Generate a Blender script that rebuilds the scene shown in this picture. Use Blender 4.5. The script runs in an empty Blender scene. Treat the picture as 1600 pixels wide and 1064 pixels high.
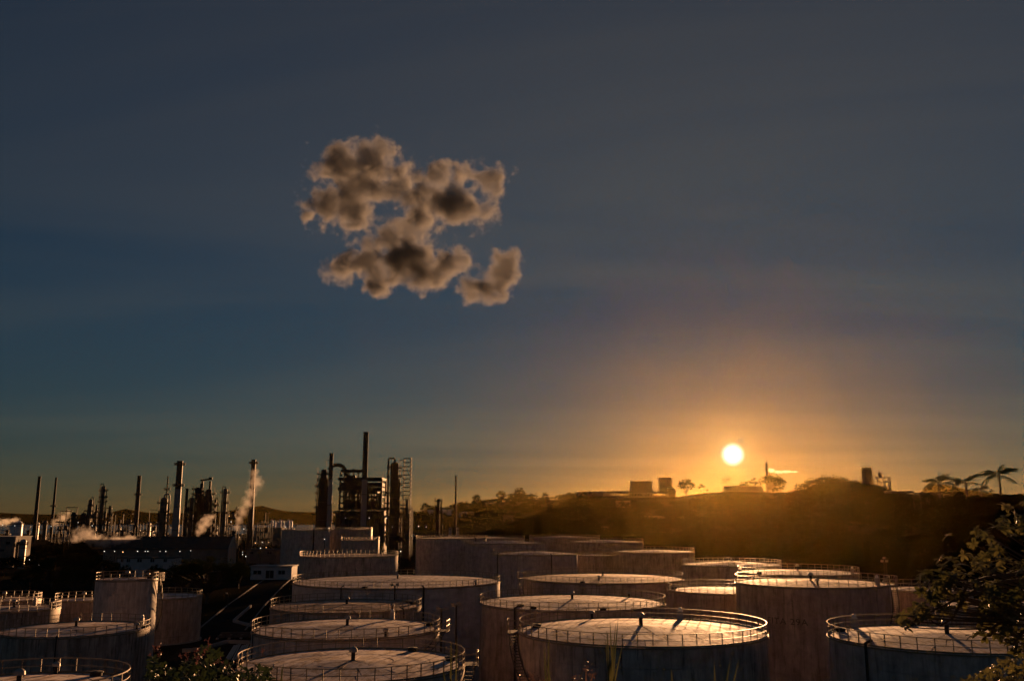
import bpy, math, random
import numpy as np
from mathutils import Vector, Matrix

S = bpy.context.scene
C = S.collection
PI = math.pi
R = math.radians

# ------------------------------------------------------------------ camera
F = 1422.0                      # focal length in pixels of the 1600 px wide photograph
PITCH = math.atan(278 / F)
CZ = 22.0                       # eye height above the tank farm
cam = bpy.data.cameras.new('camera')
camo = bpy.data.objects.new('camera', cam)
C.objects.link(camo)
camo.location = (0, 0, CZ)
camo.rotation_euler = (PI / 2 + PITCH, 0, 0)
cam.sensor_width = 36
cam.lens = 36 * F / 1600
cam.clip_start = 0.1
cam.clip_end = 30000
S.camera = camo


def ray(px, py):
    x = (px - 800) / F
    y = -(py - 532) / F
    c, s = math.cos(PITCH), math.sin(PITCH)
    return Vector((x, c - y * s, s + y * c)).normalized()


def at(px, py, Y):
    """world point seen at photo pixel (px, py) that stands Y metres ahead of the eye"""
    d = ray(px, py)
    return Vector((0, 0, CZ)) + d * (Y / d.y)


def onplane(px, py, z=0.0):
    d = ray(px, py)
    return Vector((0, 0, CZ)) + d * ((z - CZ) / d.z)


# ------------------------------------------------------------------ sky and sun
SUN = ray(1145, 710)
SUN_EL = math.asin(SUN.z)
SUN_AZ = math.atan2(SUN.x, SUN.y)
W = bpy.data.worlds.new('World')
S.world = W
W.use_nodes = True
nt = W.node_tree
bg = nt.nodes['Background']
sky = nt.nodes.new('ShaderNodeTexSky')
sky.sky_type = 'NISHITA'
sky.sun_disc = False
sky.sun_elevation = SUN_EL
sky.sun_rotation = SUN_AZ
sky.air_density = 1.1
sky.dust_density = 0.15
sky.ozone_density = 5.0
sat = nt.nodes.new('ShaderNodeGamma')          # softens the contrast between sun side and far sky
sat.inputs[1].default_value = 0.82
nt.links.new(sky.outputs[0], sat.inputs[0])


def wmath(op, a, b_=None, c_=None):
    n = nt.nodes.new('ShaderNodeMath')
    n.operation = op
    for i, v in enumerate((a, b_, c_)):
        if v is None:
            continue
        if isinstance(v, (int, float)):
            n.inputs[i].default_value = v
        else:
            nt.links.new(v, n.inputs[i])
    return n.outputs[0]


# a thin veil of high cirrus over the whole sky, lit by the low sun (forward scattering ice)
wtc = nt.nodes.new('ShaderNodeTexCoord')
dt = nt.nodes.new('ShaderNodeVectorMath')
dt.operation = 'DOT_PRODUCT'
dt.inputs[1].default_value = SUN
nt.links.new(wtc.outputs['Generated'], dt.inputs[0])
GV = 0.60
den = wmath('POWER', wmath('MULTIPLY_ADD', dt.outputs['Value'], -2 * GV, 1 + GV * GV), 1.5)
phase = wmath('ADD', wmath('DIVIDE', (1 - GV * GV) / (4 * PI), den), 0.10)      # plus light scattered many times
sx = nt.nodes.new('ShaderNodeSeparateXYZ')
nt.links.new(wtc.outputs['Generated'], sx.inputs[0])
hz = wmath('ADD', wmath('MAXIMUM', sx.outputs['Z'], 0.0), 0.10)
cx = nt.nodes.new('ShaderNodeCombineXYZ')
nt.links.new(wmath('DIVIDE', sx.outputs['X'], hz), cx.inputs[0])
nt.links.new(wmath('DIVIDE', sx.outputs['Y'], hz), cx.inputs[1])
mpw = nt.nodes.new('ShaderNodeMapping')
mpw.inputs['Rotation'].default_value = (0, 0, 0.35)
mpw.inputs['Scale'].default_value = (0.22, 0.75, 1)
mpw.inputs['Location'].default_value = (3.4, 1.2, 0)
nt.links.new(cx.outputs[0], mpw.inputs[0])
nw = nt.nodes.new('ShaderNodeTexNoise')
nw.inputs['Scale'].default_value = 1.0
nw.inputs['Detail'].default_value = 7
nw.inputs['Roughness'].default_value = 0.55
nw.inputs['Distortion'].default_value = 0.8
nt.links.new(mpw.outputs[0], nw.inputs['Vector'])
cov = nt.nodes.new('ShaderNodeMapRange')
cov.interpolation_type = 'SMOOTHSTEP'
cov.inputs['From Min'].default_value = 0.30
cov.inputs['From Max'].default_value = 0.72
cov.inputs['To Min'].default_value = 0.35
cov.inputs['To Max'].default_value = 1.25
nt.links.new(nw.outputs[0], cov.inputs[0])
vl = nt.nodes.new('ShaderNodeVectorMath')
vl.operation = 'SCALE'
vl.inputs[0].default_value = (1.0, 0.70, 0.20)
nt.links.new(wmath('MULTIPLY', wmath('MULTIPLY', phase, cov.outputs[0]), 0.044 / 0.02), vl.inputs[3])
sm = nt.nodes.new('ShaderNodeVectorMath')
sm.operation = 'ADD'
nt.links.new(sat.outputs[0], sm.inputs[0])
nt.links.new(vl.outputs[0], sm.inputs[1])
# the sun itself: a blown out disc with a soft limb and the bright ring of thin cloud round it
ang = wmath('ARCCOSINE', wmath('MINIMUM', dt.outputs['Value'], 1.0))
core = nt.nodes.new('ShaderNodeMapRange')
core.interpolation_type = 'SMOOTHSTEP'
core.inputs['From Min'].default_value = R(0.80)
core.inputs['From Max'].default_value = R(0.10)
core.inputs['To Min'].default_value = 0.0
core.inputs['To Max'].default_value = 75.0
nt.links.new(ang, core.inputs[0])
ring = wmath('MULTIPLY', wmath('POWER', 2.718, wmath('MULTIPLY', ang, -1 / R(0.7))), 24.0)
cs_ = nt.nodes.new('ShaderNodeVectorMath')
cs_.operation = 'SCALE'
cs_.inputs[0].default_value = (1.0, 0.93, 0.8)
nt.links.new(core.outputs[0], cs_.inputs[3])
rs_ = nt.nodes.new('ShaderNodeVectorMath')
rs_.operation = 'SCALE'
rs_.inputs[0].default_value = (1.0, 0.66, 0.2)
nt.links.new(ring, rs_.inputs[3])
s1 = nt.nodes.new('ShaderNodeVectorMath')
s1.operation = 'ADD'
nt.links.new(sm.outputs[0], s1.inputs[0])
nt.links.new(cs_.outputs[0], s1.inputs[1])
s2 = nt.nodes.new('ShaderNodeVectorMath')
s2.operation = 'ADD'
nt.links.new(s1.outputs[0], s2.inputs[0])
nt.links.new(rs_.outputs[0], s2.inputs[1])
nt.links.new(s2.outputs[0], bg.inputs[0])
bg.inputs[1].default_value = 0.0147
W.cycles.sampling_method = 'MANUAL'
W.cycles.sample_map_resolution = 2048

sl = bpy.data.lights.new('sun', 'SUN')
sl.energy = 5.0
sl.angle = R(1.5)
sl.color = (1.0, 0.50, 0.21)
so = bpy.data.objects.new('sun', sl)
C.objects.link(so)
so.rotation_euler = SUN.to_track_quat('Z', 'Y').to_euler()

S.view_settings.view_transform = 'Standard'
S.view_settings.look = 'None'
S.view_settings.exposure = 1.05
S.view_settings.gamma = 1.0
S.cycles.use_denoising = True
S.cycles.denoising_input_passes = 'RGB_ALBEDO'      # normals of the leaves would print through the haze
S.cycles.max_bounces = 5
S.cycles.diffuse_bounces = 3
S.cycles.glossy_bounces = 2
S.cycles.transmission_bounces = 2
S.cycles.volume_bounces = 1
S.cycles.transparent_max_bounces = 8
S.cycles.caustics_reflective = False
S.cycles.caustics_refractive = False
S.cycles.sample_clamp_indirect = 4.0

rnd = random.Random(7)
nrg = np.random.default_rng(11)


# ------------------------------------------------------------------ helpers
ORD = ('first', 'second', 'third', 'fourth', 'fifth', 'sixth', 'seventh', 'eighth', 'ninth', 'tenth', 'eleventh', 'twelfth')


def link(o, parent=None):
    C.objects.link(o)
    if parent is not None:
        o.parent = parent
    return o


def tag(o, label=None, cat=None, group=None, kind=None):
    if label:
        o['label'] = label
    if cat:
        o['category'] = cat
    if group:
        o['group'] = group
    if kind or cat:
        o['kind'] = kind or 'thing'
    return o


def empty(name, loc, label=None, cat=None, group=None, rz=0.0):
    o = bpy.data.objects.new(name, None)
    o.location = loc
    o.rotation_euler = (0, 0, rz)
    C.objects.link(o)
    return tag(o, label, cat, group)


class MB:
    """collects simple solids, then links them as one mesh object"""

    def __init__(self):
        self.v = []
        self.f = []

    def add(self, vs, fs):
        b = len(self.v)
        self.v.extend([tuple(p) for p in vs])
        self.f.extend([tuple(i + b for i in f) for f in fs])
        return self

    def box(self, x0, x1, y0, y1, z0, z1):
        vs = [(x, y, z) for x in (x0, x1) for y in (y0, y1) for z in (z0, z1)]
        return self.add(vs, [(0, 1, 3, 2), (4, 6, 7, 5), (0, 4, 5, 1), (2, 3, 7, 6), (0, 2, 6, 4), (1, 5, 7, 3)])

    def bar(self, p0, p1, w, h=None):
        """rectangular bar from p0 to p1"""
        h = h or w
        p0, p1 = Vector(p0), Vector(p1)
        d = (p1 - p0).normalized()
        up = Vector((0, 0, 1)) if abs(d.z) < 0.95 else Vector((0, 1, 0))
        s = d.cross(up).normalized() * (w / 2)
        u = s.cross(d).normalized() * (h / 2)
        vs = [p + a * s + b * u for p in (p0, p1) for a, b in ((-1, -1), (1, -1), (1, 1), (-1, 1))]
        return self.add(vs, [(3, 2, 1, 0), (4, 5, 6, 7), (0, 1, 5, 4), (1, 2, 6, 5), (2, 3, 7, 6), (3, 0, 4, 7)])

    def tube(self, pts, r, n=6, cap=True):
        pts = [Vector(p) for p in pts]
        rs = r if isinstance(r, (list, tuple)) else [r] * len(pts)
        rings = []
        ref = None
        for i, p in enumerate(pts):
            a = pts[max(i - 1, 0)]
            b = pts[min(i + 1, len(pts) - 1)]
            d = (b - a).normalized()
            if ref is None or abs(ref.dot(d)) > 0.95:
                ref = Vector((0, 0, 1)) if abs(d.z) < 0.9 else Vector((0, 1, 0))
            s = d.cross(ref).normalized()
            u = s.cross(d).normalized()
            rings.append([p + (s * math.cos(t) + u * math.sin(t)) * rs[i] for t in [2 * PI * k / n for k in range(n)]])
        vs = [q for ring in rings for q in ring]
        fs = []
        for i in range(len(pts) - 1):
            for k in range(n):
                k2 = (k + 1) % n
                fs.append((i * n + k, i * n + k2, (i + 1) * n + k2, (i + 1) * n + k))
        if cap:
            fs.append(tuple(range(n))[::-1])
            fs.append(tuple((len(pts) - 1) * n + k for k in range(n)))
        return self.add(vs, fs)

    def lathe(self, prof, n=24, c=(0, 0), a0=0.0, a1=2 * PI):
        """prof: list of (radius, z); open ends are capped where the radius is 0"""
        full = abs(a1 - a0 - 2 * PI) < 1e-6
        m = n if full else n + 1
        vs = []
        for (r, z) in prof:
            for k in range(m):
                t = a0 + (a1 - a0) * k / n
                vs.append((c[0] + r * math.cos(t), c[1] + r * math.sin(t), z))
        fs = []
        for i in range(len(prof) - 1):
            for k in range(n):
                k2 = (k + 1) % m if full else k + 1
                fs.append((i * m + k, i * m + k2, (i + 1) * m + k2, (i + 1) * m + k))
        return self.add(vs, fs)

    def ring(self, r, z, t, n=48, a0=0.0, a1=2 * PI, h=None):
        """flat bar bent to a ring"""
        h = h or t
        return self.lathe([(r - t / 2, z - h / 2), (r + t / 2, z - h / 2), (r + t / 2, z + h / 2), (r - t / 2, z + h / 2), (r - t / 2, z - h / 2)], n, (0, 0), a0, a1)

    def build(self, name, m, parent=None, smooth=False, loc=None):
        me = bpy.data.meshes.new(name)
        me.from_pydata(self.v, [], self.f)
        if smooth:
            me.polygons.foreach_set('use_smooth', [True] * len(me.polygons))
            try:
                me.set_sharp_from_angle(angle=R(38))
            except Exception:
                pass
        me.materials.append(m)
        me.update()
        o = bpy.data.objects.new(name, me)
        if loc is not None:
            o.location = loc
        return link(o, parent)


def np_object(name, v, q, m, parent=None, loc=None):
    me = np_mesh(name, v, q, m)
    o = bpy.data.objects.new(name, me)
    if loc is not None:
        o.location = loc
    return link(o, parent)


def np_mesh(name, v, q, m):
    v = np.asarray(v, dtype=np.float32).reshape(-1, 3)
    q = np.asarray(q, dtype=np.int32).reshape(-1, 4)
    me = bpy.data.meshes.new(name)
    me.vertices.add(len(v))
    me.vertices.foreach_set('co', v.ravel())
    me.loops.add(q.size)
    me.loops.foreach_set('vertex_index', q.ravel())
    me.polygons.add(len(q))
    me.polygons.foreach_set('loop_start', np.arange(0, q.size, 4, dtype=np.int32))
    me.polygons.foreach_set('loop_total', np.full(len(q), 4, dtype=np.int32))
    me.materials.append(m)
    me.update(calc_edges=True)
    me.validate()
    return me


# ------------------------------------------------------------------ materials
def newmat(name):
    m = bpy.data.materials.new(name)
    m.use_nodes = True
    return m, m.node_tree, m.node_tree.nodes['Principled BSDF']


def N(t, kind, **kw):
    n = t.nodes.new(kind)
    for k, v in kw.items():
        setattr(n, k, v)
    return n


def ramp(t, src, stops):
    r = N(t, 'ShaderNodeValToRGB')
    e = r.color_ramp.elements
    while len(e) < len(stops):
        e.new(0.5)
    for k, (p, c) in enumerate(stops):
        e[k].position = p
        e[k].color = (*c, 1) if len(c) == 3 else c
    t.links.new(src, r.inputs[0])
    return r.outputs[0]


def surf(name, c1, c2, scale=1.0, rough=0.7, metal=0.0, bump=0.0, spec=None, detail=5):
    m, t, b = newmat(name)
    tc = N(t, 'ShaderNodeTexCoord')
    nz = N(t, 'ShaderNodeTexNoise')
    nz.inputs['Scale'].default_value = scale
    nz.inputs['Detail'].default_value = detail
    nz.inputs['Roughness'].default_value = 0.65
    t.links.new(tc.outputs['Object'], nz.inputs['Vector'])
    t.links.new(ramp(t, nz.outputs[0], [(0.32, c1), (0.68, c2)]), b.inputs['Base Color'])
    b.inputs['Roughness'].default_value = rough
    b.inputs['Metallic'].default_value = metal
    if spec is not None:
        b.inputs['Specular IOR Level'].default_value = spec
    if bump:
        bp = N(t, 'ShaderNodeBump')
        bp.inputs['Strength'].default_value = bump
        bp.inputs['Distance'].default_value = 0.05
        t.links.new(nz.outputs[0], bp.inputs['Height'])
        t.links.new(bp.outputs[0], b.inputs['Normal'])
    return m


def tank_wall_mat(name, base, dark, rust, amount=0.5):
    """painted plate with dirt and rust running down from the rim"""
    m, t, b = newmat(name)
    tc = N(t, 'ShaderNodeTexCoord')
    sp = N(t, 'ShaderNodeSeparateXYZ')
    t.links.new(tc.outputs['Object'], sp.inputs[0])
    neg = N(t, 'ShaderNodeMath', operation='MULTIPLY')
    neg.inputs[1].default_value = -1
    t.links.new(sp.outputs['Y'], neg.inputs[0])
    an = N(t, 'ShaderNodeMath', operation='ARCTAN2')
    t.links.new(sp.outputs['X'], an.inputs[0])
    t.links.new(neg.outputs[0], an.inputs[1])
    oi = N(t, 'ShaderNodeObjectInfo')
    cmb = N(t, 'ShaderNodeCombineXYZ')
    t.links.new(an.outputs[0], cmb.inputs[0])
    t.links.new(sp.outputs['Z'], cmb.inputs[1])
    ad = N(t, 'ShaderNodeVectorMath', operation='ADD')
    t.links.new(cmb.outputs[0], ad.inputs[0])
    t.links.new(oi.outputs['Location'], ad.inputs[1])

    def noise(sx, sy, detail, rough):
        mp = N(t, 'ShaderNodeVectorMath', operation='MULTIPLY')
        mp.inputs[1].default_value = (sx, sy, 0.13)
        t.links.new(ad.outputs[0], mp.inputs[0])
        nz = N(t, 'ShaderNodeTexNoise')
        nz.inputs['Scale'].default_value = 1.0
        nz.inputs['Detail'].default_value = detail
        nz.inputs['Roughness'].default_value = rough
        t.links.new(mp.outputs[0], nz.inputs['Vector'])
        return nz.outputs[0]
    n1 = noise(9.0, 0.10, 6, 0.72)
    n2 = noise(26.0, 0.22, 4, 0.65)
    n3 = noise(7.0, 0.6, 6, 0.7)
    c1 = ramp(t, n1, [(0.38, dark), (0.62, base)])
    mx = N(t, 'ShaderNodeMix', data_type='RGBA')
    t.links.new(ramp(t, n2, [(0.52, (0, 0, 0)), (0.68, (amount, amount, amount))]), mx.inputs[0])
    t.links.new(c1, mx.inputs[6])
    mx.inputs[7].default_value = (*rust, 1)
    mx2 = N(t, 'ShaderNodeMix', data_type='RGBA', blend_type='MULTIPLY')
    mx2.inputs[0].default_value = 1.0
    t.links.new(mx.outputs[2], mx2.inputs[6])
    t.links.new(ramp(t, n3, [(0.3, (0.55, 0.52, 0.50)), (0.6, (1, 1, 1))]), mx2.inputs[7])
    t.links.new(mx2.outputs[2], b.inputs['Base Color'])
    b.inputs['Roughness'].default_value = 0.62
    b.inputs['Specular IOR Level'].default_value = 0.35
    return m


def roof_mat(name, base, stain, rough=0.42):
    m, t, b = newmat(name)
    tc = N(t, 'ShaderNodeTexCoord')
    oi = N(t, 'ShaderNodeObjectInfo')
    ad = N(t, 'ShaderNodeVectorMath', operation='ADD')
    t.links.new(tc.outputs['Object'], ad.inputs[0])
    t.links.new(oi.outputs['Location'], ad.inputs[1])

    def noise(sc, detail, rough_, vec=(1, 1, 1)):
        mp = N(t, 'ShaderNodeVectorMath', operation='MULTIPLY')
        mp.inputs[1].default_value = vec
        t.links.new(ad.outputs[0], mp.inputs[0])
        nz = N(t, 'ShaderNodeTexNoise')
        nz.inputs['Scale'].default_value = sc
        nz.inputs['Detail'].default_value = detail
        nz.inputs['Roughness'].default_value = rough_
        nz.inputs['Distortion'].default_value = 0.6
        t.links.new(mp.outputs[0], nz.inputs['Vector'])
        return nz.outputs[0]
    n1 = noise(0.35, 7, 0.7)
    n2 = noise(1.3, 6, 0.7, (1, 0.35, 1))
    c1 = ramp(t, n1, [(0.40, stain), (0.56, base)])
    mx = N(t, 'ShaderNodeMix', data_type='RGBA', blend_type='MULTIPLY')
    mx.inputs[0].default_value = 1
    t.links.new(c1, mx.inputs[6])
    t.links.new(ramp(t, n2, [(0.40, (0.48, 0.38, 0.32)), (0.52, (1, 1, 1))]), mx.inputs[7])
    rr = N(t, 'ShaderNodeMapRange')
    rr.inputs['To Min'].default_value = 0.86
    rr.inputs['To Max'].default_value = 1.08
    t.links.new(oi.outputs['Random'], rr.inputs[0])
    mx2 = N(t, 'ShaderNodeVectorMath', operation='SCALE')
    t.links.new(mx.outputs[2], mx2.inputs[0])
    t.links.new(rr.outputs[0], mx2.inputs[3])
    t.links.new(mx2.outputs[0], b.inputs['Base Color'])
    r2 = N(t, 'ShaderNodeMapRange')
    r2.inputs['From Min'].default_value = 0.3
    r2.inputs['From Max'].default_value = 0.7
    r2.inputs['To Min'].default_value = rough + 0.12
    r2.inputs['To Max'].default_value = rough - 0.06
    t.links.new(n2, r2.inputs[0])
    t.links.new(r2.outputs[0], b.inputs['Roughness'])
    bp = N(t, 'ShaderNodeBump')
    b.inputs['Metallic'].default_value = 0.05
    b.inputs['Specular IOR Level'].default_value = 0.15
    bp.inputs['Strength'].default_value = 0.25
    bp.inputs['Distance'].default_value = 0.03
    t.links.new(n1, bp.inputs['Height'])
    t.links.new(bp.outputs[0], b.inputs['Normal'])
    return m


def leaf_mat(name, c1, c2, transl=0.3, scale=0.6, rough=0.55):
    m, t, b = newmat(name)
    tc = N(t, 'ShaderNodeTexCoord')
    nz = N(t, 'ShaderNodeTexNoise')
    nz.inputs['Scale'].default_value = scale
    nz.inputs['Detail'].default_value = 3
    t.links.new(tc.outputs['Object'], nz.inputs['Vector'])
    col = ramp(t, nz.outputs[0], [(0.35, c1), (0.65, c2)])
    t.links.new(col, b.inputs['Base Color'])
    b.inputs['Roughness'].default_value = rough
    b.inputs['Specular IOR Level'].default_value = 0.0 if rough > 0.8 else 0.4
    tr = N(t, 'ShaderNodeBsdfTranslucent')
    t.links.new(col, tr.inputs[0])
    mx = N(t, 'ShaderNodeMixShader')
    mx.inputs[0].default_value = transl
    t.links.new(b.outputs[0], mx.inputs[1])
    t.links.new(tr.outputs[0], mx.inputs[2])
    t.links.new(mx.outputs[0], t.nodes['Material Output'].inputs['Surface'])
    return m


def glow_mat(name, col, s):
    m, t, b = newmat(name)
    b.inputs['Base Color'].default_value = (*col, 1)
    b.inputs['Emission Color'].default_value = (*col, 1)
    b.inputs['Emission Strength'].default_value = s
    return m


M = {}
M['wall'] = [tank_wall_mat('tank_paint_grey', (0.78, 0.66, 0.57), (0.54, 0.44, 0.37), (0.13, 0.075, 0.045), 0.45),
             tank_wall_mat('tank_paint_brown', (0.64, 0.50, 0.41), (0.42, 0.31, 0.25), (0.13, 0.07, 0.04), 0.6),
             tank_wall_mat('tank_paint_streaked', (0.70, 0.56, 0.46), (0.30, 0.22, 0.17), (0.09, 0.05, 0.03), 0.85),
             tank_wall_mat('tank_paint_clean', (0.74, 0.67, 0.62), (0.56, 0.49, 0.44), (0.2, 0.13, 0.09), 0.25),
             tank_wall_mat('tank_paint_blotched', (0.80, 0.64, 0.53), (0.46, 0.35, 0.28), (0.13, 0.08, 0.055), 0.9)]
M['roof'] = [roof_mat('roof_plate_pale', (0.82, 0.71, 0.65), (0.52, 0.41, 0.35), 0.72),
             roof_mat('roof_plate_stained', (0.78, 0.66, 0.57), (0.42, 0.30, 0.23), 0.74),
             roof_mat('roof_plate_rusty', (0.66, 0.49, 0.38), (0.40, 0.24, 0.16), 0.75)]
M['deck'] = surf('roof_deck_dark', (0.10, 0.07, 0.05), (0.16, 0.11, 0.08), 1.0, 0.8)
M['rail'] = surf('railing_paint', (0.22, 0.15, 0.09), (0.34, 0.25, 0.15), 1.5, 0.5)
M['white_steel'] = surf('white_painted_steel', (0.55, 0.54, 0.52), (0.7, 0.69, 0.67), 2.0, 0.45)
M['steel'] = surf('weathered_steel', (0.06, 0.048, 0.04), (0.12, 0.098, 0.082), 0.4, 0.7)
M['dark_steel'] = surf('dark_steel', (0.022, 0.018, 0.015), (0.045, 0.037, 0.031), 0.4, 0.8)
M['alu'] = surf('aluminium_cladding', (0.25, 0.235, 0.22), (0.4, 0.375, 0.35), 0.25, 0.5, 0.4)
M['concrete'] = surf('concrete', (0.25, 0.24, 0.22), (0.38, 0.36, 0.34), 0.3, 0.85, bump=0.2)
M['chimney'] = surf('chimney_shell', (0.2, 0.185, 0.18), (0.33, 0.31, 0.3), 0.12, 0.6)
M['chimney_dark'] = surf('chimney_sooty', (0.03, 0.024, 0.02), (0.06, 0.05, 0.042), 0.12, 0.8)
M['chimney_rust'] = surf('chimney_rusty', (0.085, 0.05, 0.03), (0.14, 0.08, 0.048), 0.15, 0.65)
M['plaster'] = surf('old_plaster', (0.42, 0.40, 0.38), (0.58, 0.56, 0.54), 0.3, 0.8, bump=0.1)
M['plaster_dark'] = surf('dark_plaster', (0.14, 0.12, 0.1), (0.24, 0.2, 0.17), 0.3, 0.8)
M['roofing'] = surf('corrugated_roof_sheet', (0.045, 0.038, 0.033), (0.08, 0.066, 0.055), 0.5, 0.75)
M['glass'] = surf('dark_window_glass', (0.02, 0.02, 0.022), (0.03, 0.03, 0.035), 1.0, 0.12)
M['timber'] = surf('pale_gable_boards', (0.58, 0.46, 0.34), (0.72, 0.58, 0.44), 1.0, 0.7)
M['bark'] = surf('bark', (0.05, 0.036, 0.025), (0.10, 0.075, 0.055), 6.0, 0.85, bump=0.5)
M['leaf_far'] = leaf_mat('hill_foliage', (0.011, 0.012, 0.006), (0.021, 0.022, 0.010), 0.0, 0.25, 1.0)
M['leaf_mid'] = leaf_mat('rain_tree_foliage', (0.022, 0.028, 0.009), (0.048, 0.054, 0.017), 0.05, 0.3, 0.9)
M['leaf_near'] = leaf_mat('near_tree_foliage', (0.04, 0.046, 0.014), (0.13, 0.115, 0.04), 0.28, 1.6, 0.45)
M['leaf_bush'] = leaf_mat('bush_foliage', (0.02, 0.034, 0.012), (0.045, 0.062, 0.022), 0.2, 6.0, 0.5)
M['petal'] = leaf_mat('pink_bracts', (0.19, 0.08, 0.075), (0.27, 0.13, 0.115), 0.1, 10.0)
M['grass'] = leaf_mat('reed_grass', (0.05, 0.058, 0.02), (0.10, 0.10, 0.042), 0.2, 8.0)
M['straw'] = leaf_mat('dry_grass_heads', (0.16, 0.09, 0.07), (0.25, 0.15, 0.12), 0.15, 10.0)
M['palm'] = leaf_mat('palm_fronds', (0.03, 0.045, 0.015), (0.06, 0.07, 0.025), 0.3, 1.0)
M['lamp_white'] = glow_mat('lamp_glass_white', (1.0, 0.93, 0.8), 0.8)
M['lamp_amber'] = glow_mat('lamp_glass_amber', (1.0, 0.55, 0.22), 0.8)
M['car'] = surf('grey_car_paint', (0.25, 0.26, 0.27), (0.27, 0.28, 0.29), 1.0, 0.3)

# ------------------------------------------------------------------ terrain
HILL = [  # photo x, ground line y on the crest, distance of the crest, distance of the foot
    (640, 852, 600, 540), (740, 846, 600, 530), (775, 836, 600, 520), (800, 826, 600, 510), (850, 808, 595, 500), (900, 782, 590, 490), (920, 776, 590, 485), (960, 778, 590, 480),
    (1060, 777, 590, 475), (1090, 772, 590, 472), (1140, 769, 585, 465), (1200, 770, 575, 450), (1260, 769, 540, 420), (1310, 765, 480, 365), (1400, 770, 340, 250),
    (1470, 774, 245, 180), (1530, 775, 200, 150), (1600, 776, 180, 136), (1750, 780, 172, 128), (2100, 790, 180, 130), (2600, 800, 200, 140)]


def HK(px):
    """how much farther the hill runs back towards the left"""
    return float(np.interp(px, [1220, 1300, 1345, 1400, 1470, 1530], [1.46, 1.38, 1.30, 1.20, 1.08, 1.0]))


HILL = [(a_, b_, c_ * HK(a_), d_ * HK(a_) * (0.93 if a_ < 1400 else 1.0)) for (a_, b_, c_, d_) in HILL]
RIDGE = [(560, 812), (620, 809), (660, 804), (700, 797), (750, 789), (800, 783), (850, 783), (905, 780), (960, 782), (1100, 780), (1300, 790), (1500, 805)]
FAR = [(-900, 803), (-300, 801), (0, 801), (60, 803), (150, 804), (182, 801), (205, 795), (222, 798), (245, 802), (330, 802), (372, 797), (396, 793),
       (415, 790), (432, 795), (455, 799), (500, 800), (640, 801), (800, 800), (1000, 800), (1300, 800), (1800, 804), (2600, 806)]
MOUNT = [(1330, 806), (1400, 790), (1425, 775), (1442, 760), (1462, 757), (1490, 763), (1530, 770), (1600, 778), (1720, 795), (1800, 806)]


def interp(tab, x, k):
    return float(np.interp(x, [r[0] for r in tab], [r[k] for r in tab]))


def sstep(a, b, x):
    t = min(max((x - a) / (b - a), 0.0), 1.0)
    return t * t * (3 - 2 * t)


def wob(x, y, s, seed=0.0):
    return math.sin(x / s + seed) * math.cos(y / s * 1.3 + 1.7 * seed) + 0.5 * math.sin(x / s * 2.3 + y / s * 1.9 + seed * 3)


def hgt(x, y):
    z = 0.0
    r = math.hypot(x, y)
    z = max(z, 20.35 - max(r - 3.5, 0) * 0.56)          # the knoll the eye stands on
    if y > 1:
        px = 800 + F * (x / y)                           # bearing only
        if px > 640 and y < 1300:
            cr, ft = interp(HILL, px, 2), interp(HILL, px, 3)
            zc = CZ + (810 - interp(HILL, px, 1)) / F * cr
            k = sstep(ft, cr, y)
            z = max(z, zc * k + (0.7 * wob(x, y, 13, 2) * k if y < cr else 0) - 0.03 * max(y - cr - 10, 0))
        if px > 540:
            zc = CZ + (810 - interp(RIDGE, px, 1)) / F * 1500
            if 1150 < y < 2300:
                k = sstep(1150, 1500, y) * (1 - sstep(1560, 2250, y))
                z = max(z, zc * k + 1.2 * wob(x, y, 40, 1) * k)
        if px < 620:
            z -= 9.0 * sstep(1300, 1900, y) * (1 - sstep(560, 620, px))
        if y > 3600:
            zc = CZ + (810 - interp(FAR, px, 1)) / F * 4500
            z = z + (zc - z) * sstep(4000, 4500, y) + 4 * wob(x, y, 160, 3) * sstep(4000, 4300, y) * (1 - sstep(4400, 4700, y))
            z -= (zc + 4) * sstep(4700, 5600, y)
        if 1330 < px < 1800 and 1900 < y < 3400:
            zc = CZ + (810 - interp(MOUNT, px, 1)) / F * 2500
            z = max(z, zc * sstep(1950, 2500, y) * (1 - sstep(2600, 3300, y)))
    return z


def ground_z(x, y):
    return hgt(x, y)


def hit(px, py, y0=60.0, y1=1400.0):
    """where the view ray through a photo pixel meets the terrain"""
    d = ray(px, py)
    y = y0
    while y < y1:
        p = Vector((0, 0, CZ)) + d * (y / d.y)
        if p.z <= hgt(p.x, p.y):
            return p
        y *= 1.003
    return p


az = [-180 + 6 * k for k in range(23)] + [-42 + 0.42 * k for k in range(201)] + [42 + 6 * k for k in range(24)]
az = sorted(set(round(a, 3) for a in az))
az = [a for i, a in enumerate(az) if i == 0 or a - az[i - 1] > 0.2]
if az[-1] >= 180:
    az = [a for a in az if a < 180]
ds = [0.0]
d_ = 2.5
while d_ < 60:
    ds.append(d_)
    d_ *= 1.10
while d_ < 100:
    ds.append(d_)
    d_ += 8
while d_ < 480:
    ds.append(d_)
    d_ += 5.5
while d_ < 7000:
    ds.append(d_)
    d_ *= 1.032
gv, gq = [], []
for dd in ds:
    for a in az:
        x, y = dd * math.sin(R(a)), dd * math.cos(R(a))
        gv.append((x, y, hgt(x, y)))
na = len(az)
for i in range(len(ds) - 1):
    for k in range(na):
        k2 = (k + 1) % na
        gq.append((i * na + k, i * na + k2, (i + 1) * na + k2, (i + 1) * na + k))
gm, t, b = newmat('dark_ground')
tc = N(t, 'ShaderNodeTexCoord')
nz = N(t, 'ShaderNodeTexNoise')
nz.inputs['Scale'].default_value = 0.02
nz.inputs['Detail'].default_value = 9
nz.inputs['Roughness'].default_value = 0.7
t.links.new(tc.outputs['Object'], nz.inputs['Vector'])
nz2 = N(t, 'ShaderNodeTexNoise')
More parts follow.
